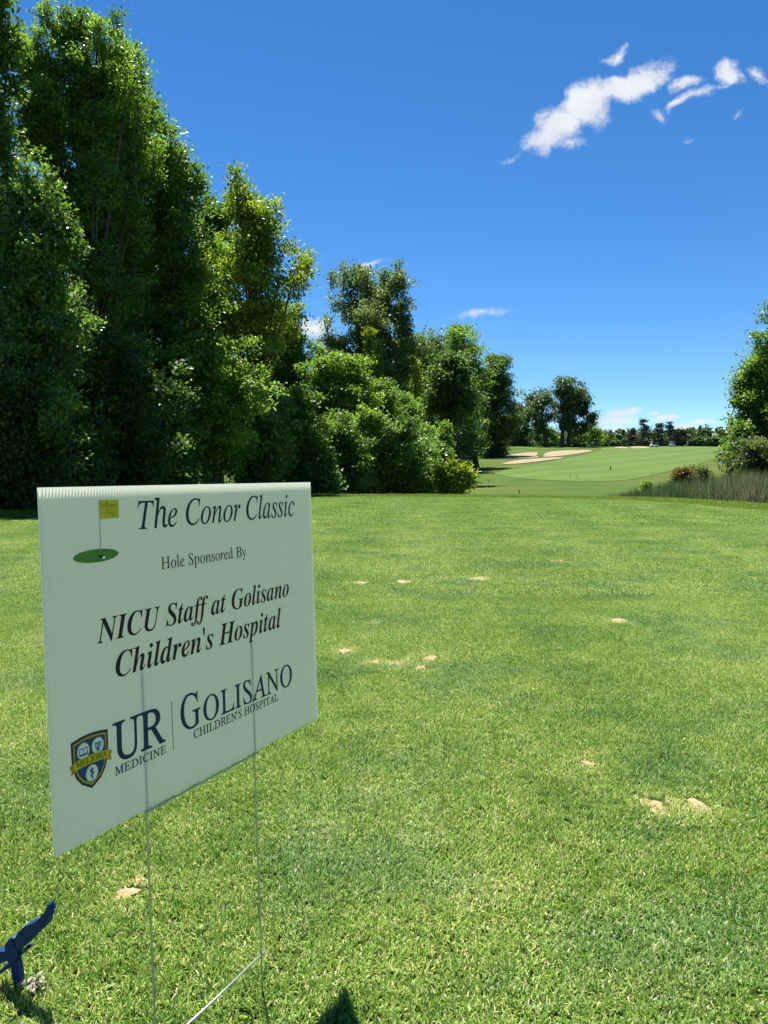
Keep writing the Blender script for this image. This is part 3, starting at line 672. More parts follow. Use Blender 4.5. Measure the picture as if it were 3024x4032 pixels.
def grass_mat(name, stops, trans=.3, rough=.5, patch=None, cool=None):
    m, t, b = new_mat(name); out = t.nodes['Material Output']
    a = N(t, 'ShaderNodeAttribute', attribute_name='tint'); fac = a.outputs['Fac']
    if patch:
        g = N(t, 'ShaderNodeNewGeometry')
        n = N(t, 'ShaderNodeTexNoise'); n.inputs['Scale'].default_value = patch[0]; n.inputs['Detail'].default_value = 6; n.inputs['Roughness'].default_value = .6
        L(t, g.outputs['Position'], n.inputs['Vector'])
        fac = math_node(t, 'ADD', fac, math_node(t, 'MULTIPLY', math_node(t, 'SUBTRACT', n.outputs['Fac'], .5), patch[1]), clamp=True)
    if patch:
        n6 = N(t, 'ShaderNodeTexNoise'); n6.inputs['Scale'].default_value = 7.0; n6.inputs['Detail'].default_value = 5; n6.inputs['Roughness'].default_value = .7
        L(t, g.outputs['Position'], n6.inputs['Vector'])
        fac = math_node(t, 'ADD', fac, math_node(t, 'MULTIPLY', math_node(t, 'SUBTRACT', n6.outputs['Fac'], .5), .7), clamp=True)
        sp = N(t, 'ShaderNodeSeparateXYZ'); L(t, g.outputs['Position'], sp.inputs[0])      # mower bands curving along the tee
        ax = math_node(t, 'ADD', math_node(t, 'MULTIPLY', sp.outputs[0], 3.6), math_node(t, 'MULTIPLY', math_node(t, 'MULTIPLY', sp.outputs[1], sp.outputs[1]), -.012))
        ax = math_node(t, 'ADD', ax, math_node(t, 'MULTIPLY', n.outputs['Fac'], 2.0))
        fac = math_node(t, 'ADD', fac, math_node(t, 'MULTIPLY', math_node(t, 'SINE', ax), .035), clamp=True)
        dr = N(t, 'ShaderNodeAttribute', attribute_name='dryness', attribute_type='INSTANCER')
        fac = math_node(t, 'ADD', fac, dr.outputs['Fac'], clamp=True)
    col = ramp(t, fac, stops)
    if cool:                                 # patches of a second, cooler and darker grass
        n7 = N(t, 'ShaderNodeTexNoise'); n7.inputs['Scale'].default_value = 1.7; n7.inputs['Detail'].default_value = 6; n7.inputs['Roughness'].default_value = .65
        o7 = N(t, 'ShaderNodeVectorMath', operation='ADD'); L(t, g.outputs['Position'], o7.inputs[0]); o7.inputs[1].default_value = (31, 7, 0); L(t, o7.outputs[0], n7.inputs['Vector'])
        r7 = N(t, 'ShaderNodeMapRange'); L(t, n7.outputs['Fac'], r7.inputs['Value']); r7.inputs['From Min'].default_value = .48; r7.inputs['From Max'].default_value = .64; r7.inputs['To Max'].default_value = .85
        m7 = N(t, 'ShaderNodeMix', data_type='RGBA', blend_type='MULTIPLY'); L(t, r7.outputs[0], m7.inputs[0]); L(t, col, m7.inputs[6]); m7.inputs[7].default_value = (*cool, 1)
        col = m7.outputs[2]
    L(t, col, b.inputs['Base Color']); b.inputs['Roughness'].default_value = rough; b.inputs['Specular IOR Level'].default_value = .22
    tr = N(t, 'ShaderNodeBsdfTranslucent'); L(t, col, tr.inputs['Color'])
    ms = N(t, 'ShaderNodeMixShader'); ms.inputs[0].default_value = trans
    L(t, b.outputs[0], ms.inputs[1]); L(t, tr.outputs[0], ms.inputs[2]); L(t, ms.outputs[0], out.inputs['Surface'])
    return m
M_REED = grass_mat('reed', [(0, (.055, .095, .034)), (.4, (.115, .165, .055)), (.65, (.20, .185, .11)), (1, (.30, .25, .17))], trans=.4, patch=(.22, .8))
n = 34000
px = 2330 + 940 * r.uniform(0, 1, n) ** .85
Y = r.uniform(33, 52, n)
X = (px - CX) / F * Y
keep = (poly_sd(X, Y, TEE) < -3.2) & (Y > 34 + 3 * np.clip((2560 - px) / 200, 0, 1)) & (Y < 42 + 14 * np.clip((px - 2330) / 500, 0, 1))
X, Y, px = X[keep], Y[keep], px[keep]
hg = (.62 + .95 * np.clip((px - 2380) / 520, 0, 1)) * r.uniform(.45, 1.3, len(X)) * (1 + .22 * np.sin(X * 1.7) * np.sin(Y * .9 + X * .4))
tint = np.clip(.2 + .30 * np.clip((px - 2680) / 250, 0, 1) * (Y < 46) + r.normal(0, .16, len(X)), 0, 1)
base = np.stack([X, Y, height(X, Y) - .05], -1)
tag(obj('reeds', blades_mesh('reeds', base, hg, r.uniform(.018, .04, len(X)), .14, r, tint, curl=.35), M_REED), 'tall green and brown reeds in the ditch right of the fairway', 'reeds', kind='stuff')

def patch_mesh(name, side, nb, hgt, wid, lean, seed, dry=.12):
    r = np.random.default_rng(seed)
    b = np.stack([r.uniform(-side / 2, side / 2, nb), r.uniform(-side / 2, side / 2, nb), np.full(nb, -.002)], -1)
    hh = hgt * r.uniform(.55, 1.25, nb); t = np.clip(r.normal(.36, .15, nb), 0, .74)
    d = r.uniform(0, 1, nb) < dry; t[d] = r.uniform(.76, 1, d.sum())
    # dry blades lie lower in the sward
    hh[d] *= .75
    return blades_mesh(name, b, hh, wid * r.uniform(.6, 1.3, nb), lean, r, t)
M_BLADE = grass_mat('tee_grass', [(0, (0.070, 0.157, 0.028)), (.35, (0.191, 0.331, 0.042)), (.6, (0.336, 0.452, 0.093)), (.75, (0.487, 0.510, 0.162)), (1, (0.800, 0.719, 0.394))], trans=.33, rough=.48, patch=(.9, .6), cool=(.62, .77, 1.0))
M_FRINGE = grass_mat('fringe_grass', [(0, (.09, .165, .018)), (.5, (.18, .27, .032)), (1, (.32, .35, .08))], trans=.5)
DIV = [(490, 3525, 42, 34), (545, 3470, 22, 14), (1362, 2567, 22, 14), (1473, 2612, 20, 20), (1562, 2618, 20, 10), (1692, 2596, 26, 20), (1655, 2634, 18, 10),
       (2578, 3182, 44, 40), (2755, 3180, 40, 36), (2310, 3010, 24, 14), 
       (1880, 2282, 22, 9), (1590, 2293, 22, 6), (2435, 2447, 26, 8), (1422, 2298, 22, 9), (2208, 2212, 12, 6) ]
DRY = [(2325, 2975, 34, 20), (2225, 3052, 26, 20), (1555, 2980, 40, 28), (2046, 2888, 28, 16), (1250, 3290, 60, 50), (1895, 3555, 70, 36), (2000, 3480, 50, 24), (2600, 3720, 60, 40), (1480, 3120, 40, 30),
       (620, 3700, 60, 40), (330, 3960, 80, 40), (800, 3240, 60, 40), (1700, 3300, 60, 30), (2480, 3400, 50, 26), (2100, 3750, 60, 30), (1500, 2450, 40, 10), (2300, 2600, 60, 14)]
DIVW = []
for k, (px, py, a, b) in enumerate(DIV):
    c = on_tee(px, py); rx = a / F * c[1]
    DIVW.append((c[0], c[1], rx, rx * float(np.clip(b / a * c[1] / EYE * .75, .45, 1.5)), k * 1.7 + .1))
DRYW = list(DIVW)
for (px, py, a, b) in DRY:
    c = on_tee(px, py); rx = a / F * c[1]; DRYW.append((c[0], c[1], rx * .5, rx * .5 * float(np.clip(b / a * c[1] / EYE * .75, .45, 1.5)), 0))
def scatter(name, pts, sizes, sources, mat, label):
    """grass patches scattered over points with geometry nodes: one uncountable sward"""
    col = bpy.data.collections.new(name + '_patches')
    for k, me in enumerate(sources):
        me.materials.append(mat)
        o = bpy.data.objects.new(name + '_patch', me); col.objects.link(o)
    me = bpy.data.meshes.new(name); me.vertices.add(len(pts)); me.vertices.foreach_set('co', np.asarray(pts, np.float32).ravel())
    a = me.attributes.new('turn', 'FLOAT', 'POINT'); a.data.foreach_set('value', rng.choice([0, 1.5708, 3.1416, 4.7124], len(pts)).astype(np.float32) + rng.normal(0, .12, len(pts)).astype(np.float32))
    a = me.attributes.new('size', 'FLOAT', 'POINT'); a.data.foreach_set('value', np.asarray(sizes, np.float32))
    dry = np.zeros(len(pts), np.float32)
    for (cx_, cy_, rx, ry, ph) in DRYW:
        d = np.hypot((pts[:, 0] - cx_) / (rx * 1.0 + .03), (pts[:, 1] - cy_) / (ry * 1.0 + .03))
        dry = np.maximum(dry, ((.38 if ph else .2) * np.clip(1.7 - d, 0, 1) * rng.uniform(.3, 1.1, len(pts))).astype(np.float32))
    a = me.attributes.new('dryness', 'FLOAT', 'POINT'); a.data.foreach_set('value', dry)
    o = bpy.data.objects.new(name, me); C.objects.link(o); me.materials.append(mat)
    ng = bpy.data.node_groups.new(name, 'GeometryNodeTree')
    ng.interface.new_socket('Geometry', in_out='INPUT', socket_type='NodeSocketGeometry'); ng.interface.new_socket('Geometry', in_out='OUTPUT', socket_type='NodeSocketGeometry')
    gi = ng.nodes.new('NodeGroupInput'); go = ng.nodes.new('NodeGroupOutput')
    ci = ng.nodes.new('GeometryNodeCollectionInfo'); ci.inputs['Collection'].default_value = col; ci.inputs['Separate Children'].default_value = True; ci.inputs['Reset Children'].default_value = True
    ip = ng.nodes.new('GeometryNodeInstanceOnPoints'); ip.inputs['Pick Instance'].default_value = True
    m2p = ng.nodes.new('GeometryNodeMeshToPoints')
    at_ = ng.nodes.new('GeometryNodeInputNamedAttribute'); at_.data_type = 'FLOAT'; at_.inputs['Name'].default_value = 'turn'
    as_ = ng.nodes.new('GeometryNodeInputNamedAttribute'); as_.data_type = 'FLOAT'; as_.inputs['Name'].default_value = 'size'
    cx_ = ng.nodes.new('ShaderNodeCombineXYZ'); ng.links.new(at_.outputs[0], cx_.inputs[2])
    e2r = ng.nodes.new('FunctionNodeEulerToRotation'); ng.links.new(cx_.outputs[0], e2r.inputs[0])
    ri = ng.nodes.new('FunctionNodeRandomValue'); ri.data_type = 'INT'; ri.inputs[4].default_value = 0; ri.inputs[5].default_value = len(sources) - 1
    ng.links.new(gi.outputs[0], m2p.inputs[0]); ng.links.new(m2p.outputs[0], ip.inputs['Points']); ng.links.new(ci.outputs[0], ip.inputs['Instance'])
    ng.links.new(ri.outputs[2], ip.inputs['Instance Index']); ng.links.new(e2r.outputs[0], ip.inputs['Rotation']); ng.links.new(as_.outputs[0], ip.inputs['Scale'])
    ng.links.new(ip.outputs[0], go.inputs[0])
    md = o.modifiers.new('scatter', 'NODES'); md.node_group = ng
    tag(o, label, 'grass', kind='stuff')
    return o
def ring_points(y0, y1, step, jitter=.25):
    xs = np.arange(-y1 * .62 - 3, y1 * .62 + 3, step); yv = np.arange(y0, y1, step)
    X, Y = np.meshgrid(xs, yv); X = X.ravel() + rng.uniform(-jitter, jitter, X.size) * step; Y = Y.ravel() + rng.uniform(-jitter, jitter, Y.size) * step
    k = (np.abs(X) < np.maximum(Y, 0) * .60 + 2.2) & (poly_sd(X, Y, TEE) > .05)
    X, Y = X[k], Y[k]
    return np.stack([X, Y, np.full(len(X), .004)], -1)
def thin_at_divots(P, pad):
    keep = np.ones(len(P), bool)
    for (cx_, cy_, rx, ry, ph) in DIVW:
        d = np.hypot((P[:, 0] - cx_) / (rx + pad * .3), (P[:, 1] - cy_) / (ry + pad * .3))
        an = np.arctan2(P[:, 1] - cy_, P[:, 0] - cx_)
        lim = 1 + .25 * np.sin(2 * an + ph) + .2 * np.sin(3 * an + 2 * ph)
        keep &= ~((d < lim * .8) | ((d < lim * 1.15) & (rng.uniform(size=len(P)) < .55)))
    return P[keep]
P = thin_at_divots(ring_points(-.6, 5.5, .055), .02)
scatter('near_grass', P, rng.uniform(.8, 1.2, len(P)), [patch_mesh('patch', .075, 260, .0175, .0024, .72, 200 + k, dry=.24) for k in range(9)], M_BLADE, 'short mown green grass with straw coloured blades in the foreground')
P = thin_at_divots(ring_points(5.5, 13, .11), .04)
scatter('middle_grass', P, rng.uniform(.85, 1.15, len(P)), [patch_mesh('patch', .145, 400, .0180, .0037, .72, 220 + k, dry=.22) for k in range(8)], M_BLADE, 'short mown grass across the middle of the tee')
P = ring_points(13, 31, .4)
scatter('far_grass', P, rng.uniform(.9, 1.15, len(P)), [patch_mesh('patch', .5, 1500, .020, .0090, .75, 240 + k, dry=.16) for k in range(6)], M_BLADE, 'short mown grass at the far end of the tee')
# longer grass along the rim of the tee
X, Y = np.meshgrid(np.arange(-12, 14, .16), np.arange(10, 33, .16)); X = X.ravel() + rng.uniform(-.07, .07, X.size); Y = Y.ravel() + rng.uniform(-.07, .07, Y.size)
sd = poly_sd(X, Y, TEE); k = (sd < .05) & (sd > -2.0 + .6 * np.sin(X * 1.3)) & (np.abs(X) < .62 * Y)
X, Y, sd = X[k], Y[k], sd[k]
P = np.stack([X, Y, height(X, Y)], -1)
scatter('fringe_grass', P, rng.uniform(.6, 1.3, len(P)) * np.where(sd > -.5, .6, 1.0), [patch_mesh('patch', .22, 150, .09, .008, .5, 260 + k, dry=.05) for k in range(5)], M_FRINGE, 'longer grass fringe along the far rim of the tee')

# ------------------------------------------------------------------ bare sand-filled divots in the tee
M_BIT = plain('dry_thatch', (.50, .41, .25), .9, .1)
for k, (px, py, a, b) in enumerate(DIV):
    c = on_tee(px, py); farz = .004 * float(np.clip((c[1] - 2.2) / 1.5, 0, 1.4)); rx, ryy = DIVW[k][2] * (1.1 + 40 * farz), DIVW[k][3] * (1.1 + 30 * farz)
    r = np.random.default_rng(900 + k)
    nr_, na = 6, 22
    V = [[c[0], c[1], .0065 + farz]]
    ph = r.uniform(0, 6.28, 4)
    for i in range(1, nr_ + 1):
        f = i / nr_
        for j in range(na):
            an = j / na * 6.2832
            w_ = 1 + .18 * math.sin(2 * an + ph[0]) + .16 * math.sin(3 * an + ph[1]) + .12 * math.sin(5 * an + ph[2]) + r.normal(0, .07)
            V.append([c[0] + math.cos(an) * rx * f * w_, c[1] + math.sin(an) * ryy * f * w_, .0065 + farz + r.normal(0, .0011) - (.004 + farz) * f ** 3])
    tri = np.array([[0, 1 + j, 1 + (j + 1) % na] for j in range(na)])
    qd = np.array([[1 + (i - 1) * na + j, 1 + i * na + j, 1 + i * na + (j + 1) % na, 1 + (i - 1) * na + (j + 1) % na] for i in range(1, nr_) for j in range(na)])
    tag(obj('sand_patch', np_mesh('sand_patch', np.array(V), [tri, qd], smooth=True), M_DIVOT), kind='structure')

# ------------------------------------------------------------------ the yard sign
RS = Matrix(((0.45453115, -0.02890061, 0.89042585), (0.8908936, 0.01634413, -0.45423944), (-0.00142503, 0.99944882, 0.0331666)))
SO = Vector((-0.40484497, 0.92535459, 0.42382271))
SW, SH, ST = .6096, .4572, .0042
sign = empty('yard_sign'); sign.matrix_world = Matrix.Translation(SO) @ RS.to_4x4()
tag(sign, 'white corrugated plastic yard sign on wire legs standing on the tee', 'sign')
def sheet_mat():
    m, t, b = new_mat('corrugated_plastic'); out = t.nodes['Material Output']
    b.inputs['Base Color'].default_value = (.80, .83, .80, 1); b.inputs['Roughness'].default_value = .35; b.inputs['Specular IOR Level'].default_value = .35
    tc_ = N(t, 'ShaderNodeTexCoord'); n = N(t, 'ShaderNodeTexNoise'); n.inputs['Scale'].default_value = 14; n.inputs['Detail'].default_value = 5
    mp = N(t, 'ShaderNodeMapping'); mp.inputs['Scale'].default_value = (9.0, .35, 1); L(t, tc_.outputs['Object'], mp.inputs[0]); L(t, mp.outputs[0], n.inputs['Vector'])
    L(t, ramp(t, n.outputs['Fac'], [(.3, (.785, .795, .70)), (.7, (.845, .845, .755))]), b.inputs['Base Color'])
    tr = N(t, 'ShaderNodeBsdfTranslucent'); tr.inputs['Color'].default_value = (.84, .86, .76, 1)
    ms = N(t, 'ShaderNodeMixShader'); ms.inputs[0].default_value = .42
    L(t, b.outputs[0], ms.inputs[1]); L(t, tr.outputs[0], ms.inputs[2]); L(t, ms.outputs[0], out.inputs['Surface'])
    return m
M_SHEET = sheet_mat()
def sheet(name, n):
    X = np.linspace(0, SW, 13); Yv = np.linspace(0, SH, 11); XX, YY = np.meshgrid(X, Yv)
    i = np.arange(XX.size).reshape(XX.shape); q = np.stack([i[:-1, :-1], i[:-1, 1:], i[1:, 1:], i[1:, :-1]], -1).reshape(-1, 4)
    if n < -.001: q = q[:, ::-1]
    return obj(name, np_mesh(name, np.stack([XX, YY, np.full(XX.shape, n)], -1).reshape(-1, 3), q), M_SHEET, sign)
sheet('front_sheet', 0.0); sheet('back_sheet', -ST)
NF = 122
V, Q = [], []
for k in range(NF + 1):
    u = min(max(SW * k / NF, .0001), SW - .0001); s = len(V)
    V += [[u, 0, -.00005], [u, SH, -.00005], [u, SH, -ST + .00005], [u, 0, -ST + .00005]]; Q.append([s, s + 1, s + 2, s + 3])
fl = obj('flute_ribs', np_mesh('flute_ribs', np.array(V), np.array(Q)), M_SHEET, sign); fl['kind'] = 'stuff'
def ink(name, col, rough=.5):
    m, t, b = new_mat(name); b.inputs['Roughness'].default_value = rough; b.inputs['Specular IOR Level'].default_value = .25
    tc_ = N(t, 'ShaderNodeTexCoord'); n = N(t, 'ShaderNodeTexNoise'); n.inputs['Scale'].default_value = 60; L(t, tc_.outputs['Object'], n.inputs['Vector'])
    L(t, ramp(t, n.outputs['Fac'], [(.3, tuple(c * .92 for c in col)), (.7, tuple(min(1, c * 1.08) for c in col))]), b.inputs['Base Color'])
    return m
K_BLACK = ink('ink_black', (.012, .012, .011)); K_GREEN = ink('ink_dark_green', (.014, .032, .024)); K_NAVY = ink('ink_navy', (.015, .032, .085))
K_YEL = ink('ink_yellow', (.72, .55, .02)); K_GOLD = ink('ink_gold', (.52, .33, .03)); K_ORANGE = ink('ink_orange', (.62, .27, .02)); K_LGREEN = ink('ink_turf_green', (.10, .26, .03))
K_BLUE = ink('ink_blue', (.015, .06, .16)); K_WHITE = ink('ink_white', (.82, .84, .82)); K_GREY = ink('ink_grey', (.35, .36, .34)); K_RED = ink('ink_red', (.5, .03, .02)); K_OLIVE = ink('ink_olive', (.12, .10, .01))
IT, BI, BO = 0x1D434, 0x1D468, 0x1D400
def serif(s, base):
    o = ''
    for ch in s:
        if ch == 'h' and base == IT: o += '\u210e'
        elif 'A' <= ch <= 'Z': o += chr(base + ord(ch) - 65)
        elif 'a' <= ch <= 'z': o += chr(base + 26 + ord(ch) - 97)
        else: o += ch
    return o
def text_mesh(body, shear=0.0, bold=0.0, spacing=1.0):
    c = bpy.data.curves.new('lettering', 'FONT'); c.body = body; c.size = 1.0; c.shear = shear; c.offset = bold; c.space_character = spacing; c.resolution_u = 5
    o = bpy.data.objects.new('lettering', c); C.objects.link(o)
    dg = bpy.context.evaluated_depsgraph_get(); dg.update()
    me = bpy.data.meshes.new_from_object(o.evaluated_get(dg))
    bpy.data.objects.remove(o); bpy.data.curves.remove(c)
    v = np.empty(len(me.vertices) * 3); me.vertices.foreach_get('co', v); return me, v.reshape(-1, 3)
def cap_h(base, shear):
    _, v = text_mesh(serif('H', base), shear); return v[:, 1].max()
def letter(body, base, u0, u1, v0, cap, mat, shear=0.0, bold=0.0, spacing=1.0, n=.0004, parent=None):
    me, v = text_mesh(serif(body, base), shear, bold, spacing)
    sx = (u1 - u0) / (v[:, 0].max() - v[:, 0].min()); sy = cap / cap_h(base, shear)
    v[:, 0] = u0 + (v[:, 0] - v[:, 0].min()) * sx; v[:, 1] = v0 + v[:, 1] * sy; v[:, 2] = n
    me.vertices.foreach_set('co', v.astype(np.float32).ravel()); me.update(); me.materials.clear()
    return obj('printed_lettering', me, mat, parent or sign)
letter('The Conor Classic', IT, .1591, .5512, .3958, .0392, K_GREEN, bold=.004)
letter('Hole Sponsored By', IT, .201, .400, .3350, .0172, K_BLACK, shear=-.25, bold=.004)
letter('NICU Staff at Golisano', BI, .0776, .524, .2505, .0318, K_BLACK)
letter("Children's Hospital", BI, .1073, .4965, .1985, .0335, K_BLACK)
letter('UR', IT, .0975, .1958, .0850, .0528, K_NAVY, shear=-.25, bold=.012, spacing=.92)
letter('MEDICINE', IT, .0986, .1962, .0676, .0113, K_NAVY, shear=-.25, bold=.014)
letter('G', IT, .2286, .2730, .0875, .0520, K_NAVY, shear=-.25, bold=.008)
letter('OLISANO', IT, .2795, .5248, .0872, .0385, K_NAVY, shear=-.25, bold=.008)
letter("CHILDREN'S HOSPITAL", IT, .2555, .480, .0693, .0128, K_NAVY, shear=-.25, bold=.014)
def flat(name, pts, n, mat, parent=None):
    bm = bmesh.new(); vs = [bm.verts.new((p[0], p[1], n)) for p in pts]; bm.faces.new(vs)
    bmesh.ops.triangulate(bm, faces=bm.faces[:])
    bm.normal_update()
    if sum(f.normal.z for f in bm.faces) < 0: bmesh.ops.reverse_faces(bm, faces=bm.faces[:])
    return bm_obj(name, bm, mat, parent or sign)
def disc(cx_, cy_, rx, ry, k=40): return [(cx_ + rx * math.cos(2 * math.pi * i / k), cy_ + ry * math.sin(2 * math.pi * i / k)) for i in range(k)]
def strokes(name, lines, wd, n, mat, parent=None):
    bm = bmesh.new()
    for ln in lines:
        for (a, b) in zip(ln[:-1], ln[1:]):
            d = Vector((b[0] - a[0], b[1] - a[1], 0)); 
            if d.length < 1e-7: continue
            d.normalize(); p = Vector((-d.y, d.x, 0)) * wd / 2; e = d * wd * .3
            A = Vector((a[0], a[1], n)) - e; B = Vector((b[0], b[1], n)) + e
            bm.faces.new([bm.verts.new(A - p), bm.verts.new(B - p), bm.verts.new(B + p), bm.verts.new(A + p)])
        n += 1e-6
    return bm_obj(name, bm, mat, parent or sign)
flat('printed_rule', [(.2107, .0673), (.2119, .0673), (.2115, .139), (.2103, .139)], .0004, K_NAVY)
# golf green with flag
turf = flat('printed_green', disc(.083, .3662, .0378, .0088), .0004, K_LGREEN)
flat('printed_hole', disc(.0899, .3648, .0044, .0019), .0006, K_BLACK, turf)
flat('printed_ball', disc(.0950, .3628, .0026, .0023), .0008, K_WHITE, turf)
flat('printed_pole', [(.0893, .3672), (.0907, .3672), (.0922, .4391), (.0908, .4391)], .0006, K_GREY, turf)
pf_ = flat('printed_flag', [(.0915, .4139), (.1240, .4141), (.1246, .4388), (.0920, .4391)], .0008, K_YEL, turf)
strokes('flag_drawing', [[(.0965, .4318), (.1195, .4326)], [(.0965, .4306), (.1195, .4314)], [(.1045, .430), (.1045, .426), (.1035, .4235), (.102, .4225)], [(.1130, .431), (.1090, .4285), (.1085, .4255), (.1035, .4245)],
        [(.1005, .4212), (.1090, .4212), (.1110, .4190), (.1165, .4192), (.1175, .4200)], [(.1110, .4190), (.1135, .4178), (.1175, .4200)], [(.1140, .430), (.1142, .420)], [(.1035, .4245), (.1012, .4215)]], .0005, .0010, K_OLIVE, turf)
flat('flag_mark', disc(.1035, .4345, .0016, .0011), .0010, K_RED, turf)
# crest
def shield(s, dy=0):
    cxs, cys = .0592, .1045
    P = [(.029, .1335), (.0435, .1366), (.0592, .1378), (.0750, .1368), (.0893, .1342), (.0892, .115), (.0880, .100), (.0835, .0860), (.0755, .0750), (.0596, .0655), (.0440, .0750), (.0352, .0860), (.0302, .100), (.0290, .115)]
    return [(cxs + (x - cxs) * s, cys + (y - cys) * s + dy) for x, y in P]
cr = flat('printed_crest', shield(1.0), .0004, K_NAVY)
flat('crest_border', shield(.90), .0006, K_GOLD, cr); flat('crest_field', shield(.82), .0008, K_BLUE, cr)
for (a, b) in ((.0475, .1180), (.0712, .1182), (.0598, .0857)):
    flat('crest_ring', disc(a, b, .0105, .0112), .0010, K_GOLD, cr); flat('crest_disc', disc(a, b, .0094, .0101), .0012, K_WHITE, cr)
strokes('crest_book', [[(.0415, .1145), (.0415, .1220), (.0475, .1212), (.0535, .1220), (.0535, .1145), (.0475, .1137), (.0415, .1145)], [(.0475, .1137), (.0475, .1212)], [(.0410, .1135), (.0475, .1126), (.0540, .1135)]], .0010, .0014, K_NAVY, cr)
strokes('crest_lyre', [[(.0680, .1225), (.0672, .1190), (.0680, .1150), (.0712, .1135), (.0744, .1150), (.0752, .1190), (.0744, .1225)], [(.0668, .1218), (.0756, .1218)], [(.0690, .1120), (.0734, .1120)], [(.0712, .1140), (.0712, .1120)], [(.0700, .1145), (.0700, .1215)], [(.0724, .1145), (.0724, .1215)]], .0012, .0014, K_NAVY, cr)
strokes('crest_serpent', [[(.0598, .0930), (.0598, .0785)], [(.0625, .0905), (.0575, .0900), (.0572, .0880), (.0622, .0868), (.0626, .0850), (.0580, .0838), (.0578, .0822), (.0612, .0810), (.0606, .0796)]], .0014, .0014, K_NAVY, cr)
flat('crest_ribbon_end', [(.0247, .1040), (.0320, .1065), (.0335, .0945), (.0263, .0926), (.0278, .0980)], .0012, K_ORANGE, cr)
flat('crest_ribbon_end', [(.0950, .1045), (.0875, .1065), (.0860, .0945), (.0931, .0918), (.0920, .0980)], .0012, K_ORANGE, cr)
flat('crest_ribbon', [(.0308, .1078), (.0450, .1094), (.0592, .1099), (.0735, .1094), (.0876, .1075), (.0872, .0965), (.0735, .0982), (.0592, .0987), (.0450, .0982), (.0325, .0966)], .0016, K_YEL, cr)
letter('MELIORA', IT, .0345, .0845, .1002, .0072, K_OLIVE, shear=-.25, bold=.01, n=.0020, parent=cr)
letter('1850', IT, .0520, .0668, .1312, .0040, K_GOLD, n=.0012, bold=.01, parent=cr)
# wire H-stake
M_WIRE = plain('galvanised_wire', (.48, .50, .46), .38, .5, metal=.75, var=.1, scale=80)
U1, U2 = .1550, .4072
NM = -.0021
for u in (U1, U2):
    obj('wire_leg', tubes_mesh('wire_leg', [(np.array([[u, .195, NM], [u, 0, NM], [u, -.25, NM], [u + .0005, -.52, NM - .001]]), .0017, 10)]), M_WIRE, sign)
obj('crossbar', tubes_mesh('crossbar', [(np.array([[U1 - .006, -.0028, .0014], [(U1 + U2) / 2, -.0030, .0014], [U2 + .006, -.0028, .0014]]), .0018, 10)]), M_WIRE, sign)
obj('crossbar', tubes_mesh('crossbar', [(np.array([[U1 - .008, -.352, .0016], [(U1 + U2) / 2, -.353, .0016], [U2 + .008, -.351, .0016]]), .0019, 10)]), M_WIRE, sign)

# ------------------------------------------------------------------ blue eagle tee marker
M_BLUE = plain('blue_marker_paint', (.003, .028, .120), .5, .22, var=.12, scale=30)
M_BLUEDGE = M_BLUE
ze = lambda a, b: (a / 4.007, 3480 + b / 4.007)
EB = on_tee(58, 3897)                     # foot of the marker
marker = empty('tee_marker', (EB[0], EB[1], 0)); tag(marker, 'dark blue flying eagle tee marker on a stake at the lower left', 'tee marker')
yaw = RAD(-14)
def ep(a, b):                             # marker plane coordinates in metres from its foot
    x, y = ze(a, b); s = EB[1] / F * 1.10
    return ((x - 58) * s, (3897 - y) * s)
def cutout(name, pts, th, mat, yoff=0.0):
    P = [ep(*p) for p in pts]
    bm = bmesh.new(); f = bm.faces.new([bm.verts.new((x, yoff, z)) for x, z in P])
    e = bmesh.ops.extrude_face_region(bm, geom=[f]); vs = [v for v in e['geom'] if isinstance(v, bmesh.types.BMVert)]
    bmesh.ops.translate(bm, verts=vs, vec=(0, th, 0)); bmesh.ops.recalc_face_normals(bm, faces=bm.faces[:])
    o = bm_obj(name, bm, mat, marker); return o
TH = .014
cutout('wing', [(270, 930), (310, 830), (360, 740), (440, 665), (520, 605), (640, 545), (740, 470), (810, 395), (860, 320), (910, 225), (945, 210), (935, 265), (965, 325), (915, 345), (935, 405), (905, 410), (895, 480), (880, 530), (840, 580), (770, 640), (700, 710), (640, 770), (560, 860), (470, 930), (400, 990), (340, 1060), (300, 1010)], TH, M_BLUE)
cutout('wing', [(130, 1072), (60, 1085), (0, 1100), (-140, 1150), (-280, 1230), (-400, 1330), (-470, 1430), (-420, 1435), (-430, 1480), (-370, 1460), (-360, 1510), (-290, 1470), (-200, 1420), (-100, 1360), (0, 1300), (90, 1245), (170, 1210), (215, 1140)], TH, M_BLUE)
cutout('body', [(122, 985), (150, 930), (200, 870), (265, 825), (300, 835), (285, 880), (275, 935), (305, 1000), (345, 1055), (320, 1110), (290, 1165), (285, 1240), (160, 1250), (150, 1200), (125, 1120), (125, 1060)], TH + .002, M_BLUE, -.001)
cutout('tail', [(275, 1165), (330, 1120), (390, 1050), (450, 980), (540, 965), (500, 1005), (430, 1060), (380, 1110), (330, 1165), (290, 1205)], TH * .7, M_BLUE, .003)
cutout('tail', [(165, 1255), (110, 1315), (40, 1375), (-20, 1420), (-40, 1480), (30, 1440), (100, 1385), (165, 1340), (185, 1290)], TH * .7, M_BLUE, .003)
cutout('stake', [(165, 1215), (300, 1215), (320, 1350), (330, 1500), (290, 1690), (250, 1860), (215, 1690), (185, 1450)], TH * .8, M_BLUE, .002)
marker.rotation_euler = (RAD(4), 0, yaw)

